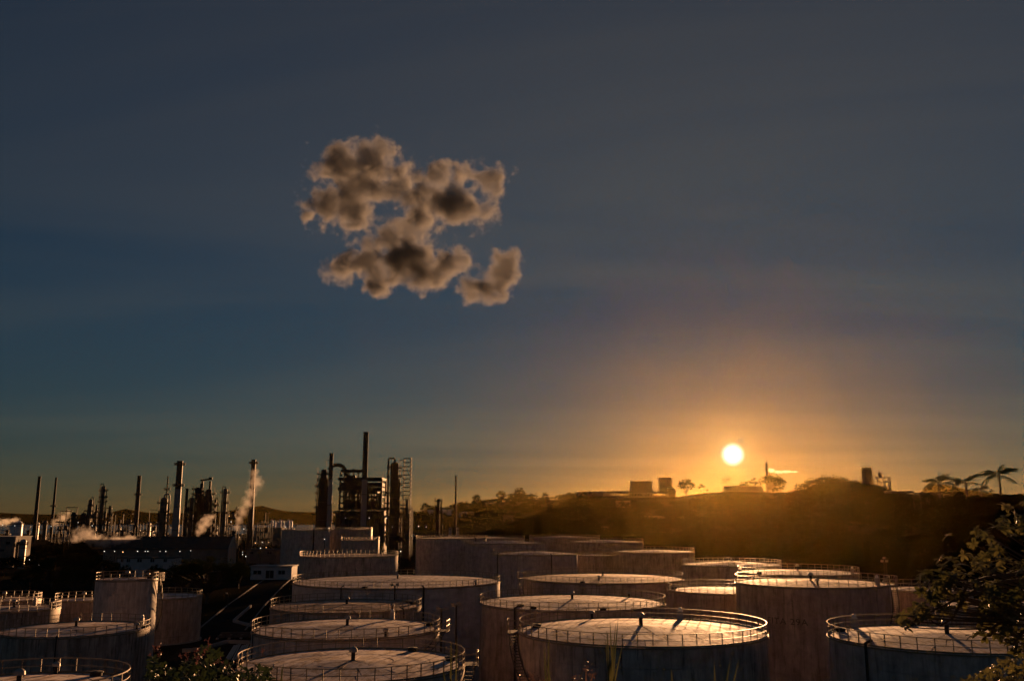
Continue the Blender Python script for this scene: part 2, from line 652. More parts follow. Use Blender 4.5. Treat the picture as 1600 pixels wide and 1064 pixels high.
nz2.inputs['Scale'].default_value = 0.8
nz2.inputs['Detail'].default_value = 6
t.links.new(tc.outputs['Object'], nz2.inputs['Vector'])
g1 = ramp(t, nz.outputs[0], [(0.35, (0.02, 0.02, 0.01)), (0.5, (0.036, 0.028, 0.018)), (0.66, (0.055, 0.042, 0.03))])
g2 = ramp(t, nz2.outputs[0], [(0.3, (0.6, 0.6, 0.6)), (0.7, (1.1, 1.1, 1.1))])
mx = N(t, 'ShaderNodeMix', data_type='RGBA', blend_type='MULTIPLY')
mx.inputs[0].default_value = 1
t.links.new(g1, mx.inputs[6])
t.links.new(g2, mx.inputs[7])
t.links.new(mx.outputs[2], b.inputs['Base Color'])
b.inputs['Roughness'].default_value = 1.0
b.inputs['Specular IOR Level'].default_value = 0.0
bp = N(t, 'ShaderNodeBump')
bp.inputs['Strength'].default_value = 0.6
bp.inputs['Distance'].default_value = 0.3
t.links.new(nz2.outputs[0], bp.inputs['Height'])
t.links.new(bp.outputs[0], b.inputs['Normal'])
ground = np_object('ground', gv, gq, gm)
tag(ground, kind='structure')
ground.data.polygons.foreach_set('use_smooth', [True] * len(ground.data.polygons))

wm, t, b = newmat('bay_water')
b.inputs['Base Color'].default_value = (0.03, 0.04, 0.05, 1)
b.inputs['Roughness'].default_value = 0.22
wz = N(t, 'ShaderNodeTexNoise')
wz.inputs['Scale'].default_value = 0.06
wz.inputs['Detail'].default_value = 4
tc = N(t, 'ShaderNodeTexCoord')
t.links.new(tc.outputs['Object'], wz.inputs['Vector'])
bp = N(t, 'ShaderNodeBump')
bp.inputs['Strength'].default_value = 0.12
t.links.new(wz.outputs[0], bp.inputs['Height'])
t.links.new(bp.outputs[0], b.inputs['Normal'])
w = MB().add([(-6500, 1400, -4), (-100, 1400, -4), (-100, 4480, -4), (-6500, 4480, -4)], [(0, 1, 2, 3)]).build('bay_water', wm)
tag(w, kind='structure')

# ------------------------------------------------------------------ storage tanks
GT = 'round storage tanks of the tank farm'
TANKS = []


def tank_geometry(px, hw, rimy, zrel):
    """centre, radius and rim height of a tank from its outline and its rim's depth below the eye"""
    zr = CZ + zrel
    p = onplane(px, rimy, zr)
    dF = math.hypot(p.x, p.y)
    ys = 810 + (rimy - 810) * (1 - hw / F)
    a0 = math.atan2(ray(px - hw, ys).x, ray(px - hw, ys).y)
    a1 = math.atan2(ray(px + hw, ys).x, ray(px + hw, ys).y)
    s = math.sin((a1 - a0) / 2)
    D = dF / (1 - s)
    am = (a0 + a1) / 2
    return Vector((D * math.sin(am), D * math.cos(am), 0)), D * s, zr


def mushroom_vent(parent, r, z, s=1.0, name='roof_vent', xy=(0, 0)):
    v = MB().lathe([(0.0, z + 0.75 * s), (0.17 * s, z + 0.75 * s), (0.17 * s, z - 0.15), (0.30 * s, z - 0.15), (0.30 * s, z + 0.05), (0.17 * s, z + 0.06)], 12, xy).build(name, M['dark_steel'], parent)
    MB().lathe([(0.0, z + 1.12 * s), (0.2 * s, z + 1.08 * s), (0.34 * s, z + 0.95 * s), (0.36 * s, z + 0.72 * s), (0.0, z + 0.73 * s)], 14, xy).build('vent_cap', M['alu'], v, True)
    return v


def spiral_stair(parent, rad, z1, a_top, sweep, width=0.75):
    """stair that climbs the shell from the ground to the rim; angles in degrees"""
    n = int(z1 / 0.22)
    st = MB()
    hr = MB()
    pts_i, pts_o, pts_h, pts_m = [], [], [], []
    for k in range(n + 1):
        a = R(a_top - sweep + sweep * k / n)
        z = z1 * k / n
        ci, si = math.cos(a), math.sin(a)
        ri, ro = rad + 0.12, rad + 0.12 + width
        da = 0.13 / rad
        if 0 < k < n:
            vs = []
            for (rr, aa) in ((ri, a - da), (ro, a - da), (ro, a + da), (ri, a + da)):
                vs.append((rr * math.cos(aa), rr * math.sin(aa), z))
            vs += [(x, y, zz - 0.05) for x, y, zz in vs[:4]]
            st.add(vs, [(0, 1, 2, 3), (7, 6, 5, 4), (0, 4, 5, 1), (1, 5, 6, 2), (2, 6, 7, 3), (3, 7, 4, 0)])
        pts_o.append((ro * ci, ro * si, z - 0.05))
        pts_i.append((ri * ci, ri * si, z - 0.05))
        pts_h.append((ro * ci, ro * si, z + 1.05))
        pts_m.append((ro * ci, ro * si, z + 0.55))
        if k % 6 == 0:
            hr.bar((ro * ci, ro * si, z), (ro * ci, ro * si, z + 1.05), 0.05)
    st.tube(pts_o, 0.07, 4)
    st.tube(pts_i, 0.07, 4)
    hr.tube(pts_h, 0.035, 5)
    hr.tube(pts_m, 0.025, 4)
    o = st.build('spiral_stair', M['steel'], parent)
    hr.build('handrail', M['rail'], o)
    # landing at the top with its own cage of rails
    a = R(a_top + 6)
    lp = MB()
    lr = MB()
    a0, a1 = R(a_top - 3), R(a_top + 5 * 10 / rad + 4)
    lp.lathe([(rad + 0.02, z1 - 0.12), (rad + 1.15, z1 - 0.12), (rad + 1.15, z1 - 0.04), (rad + 0.02, z1 - 0.04), (rad + 0.02, z1 - 0.12)], 8, (0, 0), a0, a1)
    for zz in (0.55, 1.08):
        pts = [((rad + 1.12) * math.cos(a0 + (a1 - a0) * k / 10), (rad + 1.12) * math.sin(a0 + (a1 - a0) * k / 10), z1 + zz) for k in range(11)]
        pts.append((rad * math.cos(a1), rad * math.sin(a1), z1 + zz))
        lr.tube(pts, 0.035, 5)
    for k in range(5):
        aa = a0 + (a1 - a0) * k / 4
        lr.bar(((rad + 1.12) * math.cos(aa), (rad + 1.12) * math.sin(aa), z1 - 0.1), ((rad + 1.12) * math.cos(aa), (rad + 1.12) * math.sin(aa), z1 + 1.1), 0.06)
    o = lp.build('landing', M['steel'], parent)
    lr.build('landing_railing', M['rail'], o)


def roof_plates(root, rad, zr, rise, mat, rings=((0.0, 0.36, 8), (0.36, 0.69, 14), (0.69, 1.0, 20)), phase=0.0):
    def zc(r, a):
        return zr + rise * (1 - (r / rad) ** 1.15)
    MB().lathe([(rad - 0.06, zr - 0.06)] + [(rad * k / 6, zc(rad * k / 6, 0) - 0.06) for k in range(5, -1, -1)], 64).build('roof_deck', M['deck'], root, True)
    for (f0, f1, n) in rings:
        for s in range(n):
            g = 0.028
            r0 = max(rad * f0 + g, 0.25)
            r1 = rad * f1 - g if f1 < 1 else rad + 0.03
            sub = max(2, int(48 / n))
            a0 = phase + 2 * PI * s / n + f0 * 0.6
            a1 = a0 + 2 * PI / n
            lift = rnd.uniform(0.0, 0.009)
            tr, ta = rnd.gauss(0, 0.004), rnd.gauss(0, 0.003)
            vs, fs = [], []
            for layer in (0, 1):
                for k in range(sub + 1):
                    for rr in (r0, (r0 + r1) / 2, r1):
                        e = g / max(rr, 0.6)
                        aa = a0 + e + (a1 - a0 - 2 * e) * k / sub
                        u = (rr - r0) / (r1 - r0) - 0.5
                        w_ = (k / sub) - 0.5
                        z = zc(rr, aa) + lift + 0.012 + tr * u * (r1 - r0) + ta * w_ * rr * (a1 - a0) - layer * 0.06
                        vs.append((rr * math.cos(aa), rr * math.sin(aa), z))
            m = (sub + 1) * 3
            for k in range(sub):
                for j in (0, 1):
                    i = k * 3 + j
                    fs.append((i, i + 1, i + 4, i + 3))
            # edges
            for k in range(sub):
                i = k * 3
                fs.append((i + 3, i, m + i, m + i + 3))
                i = k * 3 + 2
                fs.append((i, i + 3, m + i + 3, m + i))
            for j in (0, 1):
                fs.append((j, m + j, m + j + 1, j + 1))
                i = sub * 3 + j
                fs.append((i, i + 1, m + i + 1, m + i))
            MB().add(vs, fs).build('roof_plate', mat, root)


post_cache = {}


def post_mesh(h):
    k = round(h, 2)
    if k not in post_cache:
        mb = MB().box(-0.035, 0.035, -0.035, 0.035, -0.1, h).box(-0.06, 0.06, -0.06, 0.06, -0.1, -0.06)
        me = bpy.data.meshes.new('railing_post')
        me.from_pydata(mb.v, [], mb.f)
        me.materials.append(M['rail'])
        post_cache[k] = me
    return post_cache[k]


def railing(root, rad, z, tier, h=1.1, a0=0.0, a1=2 * PI, spacing=1.25):
    n = max(12, int((a1 - a0) * rad / spacing))
    seg = 72 if tier == 'near' else 48
    th = 0.06 if tier == 'near' else (0.075 if tier == 'mid' else 0.09)
    MB().ring(rad, z + h, th, seg, a0, a1).build('top_rail', M['rail'], root)
    MB().ring(rad, z + h * 0.52, th * 0.8, seg, a0, a1).build('middle_rail', M['rail'], root)
    MB().ring(rad, z + 0.11, 0.02, seg, a0, a1, 0.14).build('kick_plate', M['rail'], root)
    if tier == 'near':
        for k in range(n):
            a = a0 + (a1 - a0) * k / n
            if rnd.random() < 0.012:
                continue
            o = bpy.data.objects.new('railing_post', post_mesh(h))
            o.location = (rad * math.cos(a), rad * math.sin(a), z)
            o.rotation_euler = (rnd.gauss(0, 0.012), rnd.gauss(0, 0.012), a)
            link(o, root)
    else:
        mb = MB()
        for k in range(n):
            a = a0 + (a1 - a0) * k / n
            p = (rad * math.cos(a), rad * math.sin(a))
            mb.bar((p[0], p[1], z - 0.05), (p[0], p[1], z + h), th)
        tag(mb.build('railing_posts', M['rail'], root), kind='stuff')


def tank(label, px, hw, rimy, zrel, tier, wall=0, roof=0, slope=0.085, rail=True, stair=None, pipes=(), vent=1.0, hatches=(), courses=6, rail_arc=None, railh=1.1):
    c, rad, zr = tank_geometry(px, hw, rimy, zrel)
    root = empty('storage_tank', c, label, 'storage tank', GT)
    TANKS.append((label, c.x, c.y, rad, zr, root))
    wm_ = M['wall'][wall]
    seg = {'near': 96, 'mid': 72, 'far': 48}[tier]
    rise = rad * slope * (0.5 if tier == 'near' else 0.8)
    # shell courses, each ring of plates a hair narrower than the one below
    nc = courses if tier != 'far' else 3
    for k in range(nc):
        z0, z1 = zr * k / nc, zr * (k + 1) / nc
        r_ = rad - 0.012 * k + (0.012 * (nc - 1))
        MB().lathe([(r_ - 0.09, z0 + 0.018), (r_, z0 + 0.018), (r_, z1 - 0.018), (r_ - 0.09, z1 - 0.018)], seg).build('shell_course', wm_, root, True)
    MB().ring(rad + 0.03, zr - 0.05, 0.14, seg, 0, 2 * PI, 0.12).build('rim_angle', M['rail'], root)
    MB().lathe([(rad + 0.35, 0.0), (rad + 0.35, 0.25), (rad - 0.1, 0.25)], seg).build('foundation_ring', M['concrete'], root)
    if tier == 'near':
        roof_plates(root, rad, zr + 0.03, rise, M['roof'][roof], phase=rnd.random())
    else:
        prof = [(rad + 0.03, zr + 0.02)] + [(rad * k / 8, zr + 0.02 + rise * (1 - (k / 8) ** 1.15)) for k in range(7, -1, -1)]
        MB().lathe(prof, seg).build('roof', M['roof'][roof], root, True)
    if rail:
        a0, a1 = rail_arc or (0, 2 * PI)
        railing(root, rad - 0.02, zr, tier, railh, a0, a1)
    if vent:
        mushroom_vent(root, 0.2, zr + rise, vent)
    for (ang, fr, kind) in hatches:
        a = R(ang)
        x, y = rad * fr * math.cos(a), rad * fr * math.sin(a)
        z = zr + rise * (1 - fr) + 0.02
        if kind == 'hatch':
            MB().lathe([(0.42, z - 0.15), (0.42, z + 0.28), (0.5, z + 0.28), (0.5, z + 0.36), (0.0, z + 0.40)], 14, (x, y)).build('roof_hatch', M['dark_steel'], root)
        elif kind == 'valve':
            mushroom_vent(root, 0.2, z, 0.8, 'breather_valve', (x, y))
        elif kind == 'box':
            o = MB().box(x - 0.26, x + 0.26, y - 0.2, y + 0.2, z - 0.1, z + 0.9).build('foam_box', M['alu'], root)
            MB().lathe([(0.0, z + 1.3), (0.16, z + 1.25), (0.22, z + 1.05), (0.22, z + 0.9)], 12, (x, y)).build('box_cap', M['white_steel'], o, True)
    for (ang, r_) in pipes:
        a = R(ang)
        x, y = (rad + r_ + 0.12) * math.cos(a), (rad + r_ + 0.12) * math.sin(a)
        MB().tube([(x, y, 0.0), (x, y, zr - 0.3), (x, y, zr + 0.25), ((rad - 0.5) * math.cos(a), (rad - 0.5) * math.sin(a), zr + 0.45)], r_, 8).build('wall_pipe', M['dark_steel'], root)
    if stair:
        spiral_stair(root, rad, zr, *stair)
    return root, c, rad, zr


tank('pale storage tank cut by the bottom left corner, railing curving round its right side', 20, 182, 1108, -11.4, 'near', 0, 0, hatches=((60, 0.85, 'hatch'), (95, 0.9, 'valve')))
tank('grey storage tank with rusty right shoulder, in front of the tall narrow tank', 115, 120, 996, -13.4, 'near', 2, 0, hatches=((10, 0.93, 'hatch'), (-4, 0.9, 'valve'), (35, 0.9, 'box')), pipes=((-78, 0.07),))
tank('tall narrow grey storage tank with a spiral stair, standing above its left neighbours', 198, 49, 908, -9.2, 'near', 3, 0, slope=0.12, stair=(-12, -100), hatches=((40, 0.7, 'valve'), (10, 0.75, 'hatch')), courses=7)
tank('brown walled storage tank half hidden behind the tall narrow tank, beside the dark road', 250, 66, 937, -14.2, 'near', 1, 0, slope=0.06, vent=0.7)
tank('small pale roofed storage tank peeping out left of the tall narrow tank', 130, 45, 940, -13.5, 'mid', 1, 0, slope=0.06)
tank('farthest left storage tank whose railing runs off the left edge behind a nearer roof', 5, 60, 941, -13.6, 'mid', 1, 0, slope=0.06)
tank('low storage tank at the left edge with a sunlit orange right end', 20, 75, 957, -13.6, 'mid', 2, 1, slope=0.06, hatches=((30, 0.8, 'valve'), (70, 0.6, 'box'), (10, 0.85, 'hatch')))
tank('foremost storage tank at the bottom centre left, rust streaked pale roof behind the flowering bush', 548, 178, 1069, -12.0, 'near', 0, 0, slope=0.07, stair=(2, 130), hatches=((12, 0.88, 'hatch'), (60, 0.9, 'hatch')))
tank('middle one of three storage tanks in a row, its railed roof right behind the foremost', 540, 147, 1001, -12.1, 'near', 0, 0, slope=0.07, stair=(-8, 130), hatches=((14, 0.9, 'hatch'), (66, 0.93, 'box'), (-55, 0.9, 'valve')), pipes=((-150, 0.06),))
tank('hindmost of three storage tanks in a row, patchy roof just before the widest tank', 540, 118, 959, -12.1, 'near', 2, 2, slope=0.06, hatches=((16, 0.9, 'hatch'), (-40, 0.9, 'valve'), (30, 0.9, 'hatch')), pipes=((-35, 0.07),))
tank('widest storage tank with a broad smooth pale roof, left of the middle of the farm', 619, 162, 920.5, -11.0, 'near', 3, 0, slope=0.055, vent=0.8, hatches=((-100, 0.97, 'hatch'), (-35, 0.96, 'valve')), pipes=((-70, 0.15), (-112, 0.08)), courses=7)
tank('storage tank with a warm lit seamed roof directly behind the front centre tank', 895, 145, 956, -11.5, 'near', 1, 0, slope=0.075, hatches=((-120, 0.88, 'hatch'), (40, 0.9, 'valve'), (-135, 0.8, 'hatch'), (-75, 0.95, 'hatch')), pipes=((-128, 0.12),), courses=7)
tank('front centre storage tank with a broad seamed cone roof and black run stained wall', 1005, 194, 1012.5, -10.5, 'near', 4, 0, slope=0.09, stair=(176, -86), vent=1.1, hatches=((168, 0.87, 'hatch'), (110, 0.95, 'valve'), (60, 0.94, 'box')), courses=7)
tank('storage tank with an orange lit roof and a stair at its left', 943, 125, 912.5, -10.9, 'near', 1, 2, slope=0.07, vent=0.9, hatches=((-110, 0.95, 'hatch'), (-100, 0.6, 'valve')), stair=(170, -80))
tank('streaked storage tank with a low bright cone roof, standing alone behind the middle row', 836, 66, 868, -9.0, 'mid', 0, 0, slope=0.08, pipes=((-70, 0.12), (-150, 0.12)), vent=0.6)
tank('far storage tank with a bright thin cone roof, behind the lone streaked tank', 789, 62, 850, -8.2, 'far', 0, 0, slope=0.08, vent=0)
tank('grey far storage tank at the left end of the back row, beside the process units', 705, 55, 842, -7.4, 'far', 0, 1, slope=0.05, vent=0, pipes=((-45, 0.25),))
tank('far storage tank in the back row whose roof edge shows over its right neighbours', 760, 60, 842, -8.1, 'far', 0, 1, slope=0.05, vent=0)
tank('far storage tank at the right end of the back row, below the dark hill', 946, 59, 848, -8.1, 'far', 1, 0, slope=0.07, vent=0)
tank('farthest storage tank of the back row with a flat bright cone roof', 882, 55, 841, -8.1, 'far', 1, 0, slope=0.07, vent=0)
tank('small storage tank wedged between two taller ones in the back rows', 928, 31, 869, -10.2, 'far', 1, 0, slope=0.07, vent=0)
tank('storage tank in deep shade left of the small twin ring of rails, under the hill', 1023, 62, 864, -9.0, 'mid', 1, 0, slope=0.06, vent=0.6)
tank('low storage tank with a thin ring of rails above its shaded cone roof', 1144, 77, 886, -10.2, 'mid', 1, 1, slope=0.09, vent=0.6)
tank('storage tank with golden lit railings peering over the lettered tank', 1248, 95, 900, -9.6, 'near', 1, 0, slope=0.08, hatches=((-150, 0.9, 'hatch'), (-30, 0.9, 'box'), (-20, 0.9, 'valve')))
LETTERED = tank('tall brown storage tank with faint painted lettering on its wall', 1270, 121, 919.5, -8.5, 'near', 1, 2, slope=0.07, vent=1.0, stair=(-8, 95), hatches=((-100, 0.6, 'valve'), (-30, 0.85, 'box')), courses=8)
tank('right hand storage tank in front with a broad pale roof, under the overhanging branch', 1490, 197, 1022, -10.1, 'near', 0, 0, slope=0.085, vent=1.1, hatches=((125, 0.93, 'box'), (150, 0.9, 'hatch'), (85, 0.93, 'hatch')), pipes=((-152, 0.12),), courses=7)
tank('storage tank behind the overhanging branch, next to the lettered tank', 1450, 70, 926, -10.0, 'mid', 1, 0, slope=0.06, hatches=((-60, 0.8, 'hatch'),))
tank('storage tank at the right edge seen through the leaves of the near tree', 1560, 100, 953, -10.0, 'near', 1, 0, slope=0.06, hatches=((-110, 0.8, 'box'),))
tank('low storage tank with vertically striped brown wall and rusty roof, behind the widest tank', 545, 77, 871, -9.5, 'mid', 4, 2, slope=0.05, vent=0.5)
tank('far grey storage tank at the left foot of the process columns', 478, 38, 828.5, -5.0, 'far', 0, 0, slope=0.03, vent=0, pipes=((-60, 0.3),))
tank('far storage tank under the process columns with a sunlit right edge', 548, 34, 827.5, -5.0, 'far', 1, 0, slope=0.03, vent=0)
tank('small rust brown storage tank with a sunlit right edge, before the process columns', 563, 30, 844, -7.5, 'far', 4, 2, slope=0.03, vent=0.5)
# the row of three on the left share one alley; one mid tank left of the lettered one
tank('storage tank with a shining roof beside the left flank of the lettered tank', 1128, 84, 929, -10.9, 'near', 1, 0, slope=0.055, vent=0, hatches=((160, 0.9, 'hatch'),))

for i in range(len(TANKS)):
    for k in range(i):
        a_, b_ = TANKS[i], TANKS[k]
        gap = math.hypot(a_[1] - b_[1], a_[2] - b_[2]) - a_[3] - b_[3]
        if gap < 0.5:
            print('TANK GAP %.1f:' % gap, a_[0], '|', b_[0])
    print('tank (%.1f, %.1f) r %.1f rim %.1f %s' % (*TANKS[i][1:5], TANKS[i][0][:40]))

# lettering painted on the wall of the tall brown tank
root, c, rad, zr = LETTERED
cu = bpy.data.curves.new('lettering', 'FONT')
cu.body = 'FITA 29A'
cu.size = 1.0
cu.align_x = 'CENTER'
cu.space_character = 1.15
to = bpy.data.objects.new('lettering', cu)
C.objects.link(to)
dg = bpy.context.evaluated_depsgraph_get()
tm = bpy.data.meshes.new_from_object(to.evaluated_get(dg))
bpy.data.objects.remove(to)
p0 = at(1241, 973, c.y - rad)
h_l = 1.05
wdt = max(v.co.x for v in tm.vertices) - min(v.co.x for v in tm.vertices)
span = 62 / F * (c.y - rad * 0.9)
a_c = math.atan2(p0.y - c.y, p0.x - c.x)
a_c = -PI / 2 + math.asin(max(-0.9, min(0.9, (p0.x - c.x) / rad))) - math.atan2(c.x, c.y) * 0.15
for v in tm.vertices:
    x = v.co.x / wdt * span
    z = v.co.y * h_l
    a = a_c + x / rad
    v.co = ((rad + 0.105) * math.cos(a), (rad + 0.105) * math.sin(a), p0.z - 0.35 + z)
tm.materials.clear()
tm.materials.append(surf('black_lettering_paint', (0.06, 0.045, 0.035), (0.14, 0.105, 0.085), 3.0, 0.7))
link(bpy.data.objects.new('lettering', tm), root)

# ------------------------------------------------------------------ trees
def rand_dirs(n, g=None):
    g = g or nrg
    v = g.normal(size=(n, 3))
    return v / np.linalg.norm(v, axis=1, keepdims=True)


def leaf_quads(pos, size, g=None, flat=0.35):
    """one small diamond leaf per position, turned at random"""
    g = g or nrg
    n = len(pos)
    a = rand_dirs(n, g)
    a[:, 2] *= flat
    a /= np.linalg.norm(a, axis=1, keepdims=True)
    b = np.cross(a, rand_dirs(n, g))
    b /= np.linalg.norm(b, axis=1, keepdims=True) + 1e-9
    s = size * g.uniform(0.6, 1.3, size=(n, 1))
    v = np.stack([pos - a * s, pos + b * s * 0.5, pos + a * s, pos - b * s * 0.5], axis=1).reshape(-1, 3)
    q = np.arange(4 * n).reshape(-1, 4)
    return v, q


def crown_points(h0, h1, rad, clumps, per, g, crad=0.28, lean=0.0):
    """leaf positions: clumps scattered over an uneven crown, unit tree of height 1"""
    pts, cs = [], []
    for k in range(clumps):
        d = rand_dirs(1, g)[0]
        if d[2] < -0.35:
            d[2] *= -0.6
        f = g.uniform(0.45, 1.0) ** 0.6
        c = np.array([d[0] * rad * f, d[1] * rad * f, (h0 + h1) / 2 + d[2] * (h1 - h0) / 2 * f])
        r = crad * rad * g.uniform(0.6, 1.25)
        cs.append(c)
        pts.append(c + rand_dirs(per, g) * (g.uniform(0.2, 1.0, size=(per, 1)) ** 0.5) * r * np.array([1, 1, 0.7]))
    return np.concatenate(pts), cs


def trunk_mesh(name, h0, cs, g, r=0.03):
    mb = MB()
    bend = g.normal(size=2) * 0.03
    top = Vector((bend[0], bend[1], h0 + 0.18))
    mb.tube([(0, 0, -0.06), (bend[0] * 0.4, bend[1] * 0.4, h0 * 0.5), (bend[0], bend[1], h0), top], [r * 1.25, r, r * 0.8, r * 0.55], 7)
    for c in cs[::2]:
        c = Vector(c)
        m_ = top.lerp(c, 0.5) + Vector((0, 0, -0.03))
        mb.tube([Vector((bend[0] * 0.9, bend[1] * 0.9, h0 * 0.85)), m_, c], [r * 0.5, r * 0.3, r * 0.12], 5)
    me = bpy.data.meshes.new(name)
    me.from_pydata(mb.v, [], mb.f)
    me.materials.append(M['bark'])
    return me


PROTO = []
for k, (h0, h1, rad, cl, per, ls) in enumerate([(0.08, 1.0, 0.42, 34, 34, 0.040), (0.12, 1.0, 0.36, 24, 30, 0.042), (0.08, 1.0, 0.55, 44, 30, 0.038), (0.22, 1.0, 0.32, 15, 32, 0.040),
                                               (0.22, 1.0, 0.66, 90, 80, 0.020)]):
    g = np.random.default_rng(100 + k)
    pts, cs = crown_points(h0, h1, rad, cl, per, g, 0.30 if k != 4 else 0.2)
    v, q = leaf_quads(pts, ls, g, 0.6)
    PROTO.append((trunk_mesh('trunk', h0, cs, g), np_mesh('crown', v, q, M['leaf_far'] if k != 4 else M['leaf_mid']), v, q))


def tree(label, p, h, kind=0, rz=None, name='tree', group=None, widen=1.0, cat='tree'):
    root = empty(name, p, label, cat, group, rnd.uniform(0, 6.28) if rz is None else rz)
    root.scale = (h * widen, h * widen, h)
    link(bpy.data.objects.new('trunk', PROTO[kind][0]), root)
    link(bpy.data.objects.new('crown', PROTO[kind][1]), root)
    return root


def forest(name, spots, label=None, thin=4, fat=2.0):
    """far wood that reads as one mass: leaf geometry of many trees in one object"""
    vs, qs, b = [], [], 0
    for (x, y, z, h, kind, wid) in spots:
        v, q = PROTO[kind][2], PROTO[kind][3]
        q = q[::thin]
        a = rnd.uniform(0, 6.28)
        c_, s_ = math.cos(a), math.sin(a)
        m = np.array([[c_ * h * wid, -s_ * h * wid, 0], [s_ * h * wid, c_ * h * wid, 0], [0, 0, h]])
        sel = v.reshape(-1, 4, 3)[q[:, 0] // 4].reshape(-1, 3)
        sc = sel.reshape(-1, 4, 3)
        cen = sc.mean(axis=1, keepdims=True)
        sel = (cen + (sc - cen) * fat).reshape(-1, 3)
        vs.append(sel @ m.T + np.array([x, y, z - 0.1 * h]))
        qs.append(np.arange(len(sel)).reshape(-1, 4) + b)
        b += len(sel)
    o = np_object(name, np.concatenate(vs), np.concatenate(qs), M['leaf_far'])
    tag(o, label, 'wood', kind='stuff')
    return o


# wood on the slope of the right hand hill: dense, dark, one mass
LIM = [(700, 812), (780, 822), (850, 797), (905, 770), (930, 776), (960, 781), (1055, 781), (1100, 772), (1130, 774), (1190, 773), (1230, 765), (1262, 757), (1275, 749), (1300, 745), (1330, 748), (1345, 752), (1390, 764), (1400, 775), (1440, 777), (1485, 772), (1530, 772), (1560, 769), (1650, 768), (1800, 770)]
spots = []
for k in range(1500):
    px = 770 + (1720 - 770) * rnd.random()
    cr, ft = interp(HILL, px, 2), interp(HILL, px, 3)
    y = ft + (cr - ft) * (rnd.random() * 1.05 - 0.04)
    if 960 < px < 1440 and k % 4 == 0:
        y = 0.72 * ft + 0.28 * ft * rnd.random()
    x = (px - 800) / F * y
    gz = hgt(x, y)
    room = at(px, interp(LIM, px, 1) + rnd.uniform(-2.0, 3.0), y).z - gz        # keep below the roofs on the crest
    h = min(rnd.uniform(5, 10) * (0.45 + 0.55 * min(1.0, y / 420)) * HK(px), room * 0.92)
    if h < 1.0:
        continue
    spots.append((x, y, gz, h, rnd.choice((0, 2, 2, 1)), rnd.uniform(1.1, 1.7) if h > 3 else rnd.uniform(1.5, 2.4)))
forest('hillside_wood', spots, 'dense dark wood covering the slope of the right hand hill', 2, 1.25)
# bushes along the hill foot left of the middle
spots = []
for k in range(120):
    px = 690 + 230 * rnd.random()
    y = rnd.uniform(620, 760)
    x = (px - 800) / F * y
    spots.append((x, y, hgt(x, y), rnd.uniform(4, 8), rnd.choice((0, 2)), 1.3))
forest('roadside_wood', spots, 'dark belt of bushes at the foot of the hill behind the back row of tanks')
# wood on the second ridge
spots = []
for k in range(560):
    px = 600 + 420 * rnd.random()
    y = 1200 + 310 * rnd.random() ** 0.6
    x = (px - 800) / F * y
    spots.append((x, y, hgt(x, y) - 1, rnd.choice((6, 7, 8, 8, 9, 13)) * rnd.uniform(0.8, 1.2), rnd.choice((0, 1, 2)), rnd.uniform(0.9, 1.5)))
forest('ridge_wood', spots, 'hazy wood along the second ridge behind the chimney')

# dark scrub between the plant roads on the left
spots = []
for k in range(420):
    px = -60 + 560 * rnd.random()
    y = 415 + 330 * rnd.random() ** 1.5
    if 165 < px < 368 and y < 430:
        continue
    x = (px - 800) / F * y
    spots.append((x, y, 0, rnd.uniform(2.5, 6.5) * (1.0 if px < 170 else 0.6), rnd.choice((0, 2)), rnd.uniform(1.2, 1.8)))
forest('plant_scrub', spots, 'dark scrub and hedges between the roads of the left plant')
# trees that stand out one by one against the sky
CREST = [(1072, 748, 582, 0, 0.85, 'small round tree on the hilltop just right of the roof blocks'), (1096, 756, 582, 3, 0.95, 'sparse little tree on the hilltop right of the round tree'),
         (1176, 747, 592, 3, 0.9, 'thin feathery tree on the hilltop right of the backlit pavilion'), (1163, 752, 592, 0, 0.8, 'low bush on the roof line of the backlit pavilion'),
         (1204, 738, 572, 2, 0.75, 'tall bushy tree beside the hilltop chimney, right of the sun'), (1216, 745, 573, 0, 0.8, 'lower companion of the bushy tree right of the hilltop chimney'),
         (1246, 755, 550, 3, 0.9, 'see through tree on the hilltop between the bushy tree and the big mass of crowns')]
for (px, ty, Y, kd, wd, lab) in CREST:
    Y *= HK(px)
    p = at(px, ty, Y)
    gz = hgt(p.x, p.y)
    tree(lab, (p.x, p.y, gz - 0.2), p.z - gz + 0.2, kd, widen=wd * 1.4, group='trees on the hill crest')
SHR = []
for k in range(26):
    px = rnd.choice((rnd.uniform(1058, 1130), rnd.uniform(1194, 1262), rnd.uniform(905, 950), rnd.uniform(1395, 1600)))
    Y = interp(HILL, px, 2) * 0.995
    p = at(px, interp(LIM, px, 1) - rnd.uniform(1, 9), Y)
    gz = hgt(p.x, p.y)
    if p.z - gz > 1.0:
        SHR.append((px, tree('low ragged shrub on the skyline of the right hand hill', (p.x, p.y, gz - 0.3), p.z - gz + 0.3, rnd.choice((0, 1, 3)), name='shrub', widen=rnd.uniform(0.9, 1.6), group='shrubs on the hill crest', cat='shrub')))
SHR.sort(key=lambda q: q[0])
for k, (px, o) in enumerate(SHR):
    where = 'left of the roof blocks' if px < 960 else 'between roof blocks and sun' if px < 1140 else 'between chimney and dark clump' if px < 1300 else 'right of the gantry'
    k0 = [q[0] for q in SHR if (q[0] < 960, q[0] < 1140, q[0] < 1300) == (px < 960, px < 1140, px < 1300)].index(px)
    o['label'] = 'low skyline shrub on the hill %s, %s from left' % (where, ORD[min(k0, 11)])
MASS = [(1272, 746, 522), (1292, 741, 505), (1312, 743, 485), (1332, 750, 450), (1283, 752, 500), (1350, 754, 440), (1370, 756, 420), (1385, 760, 380)]
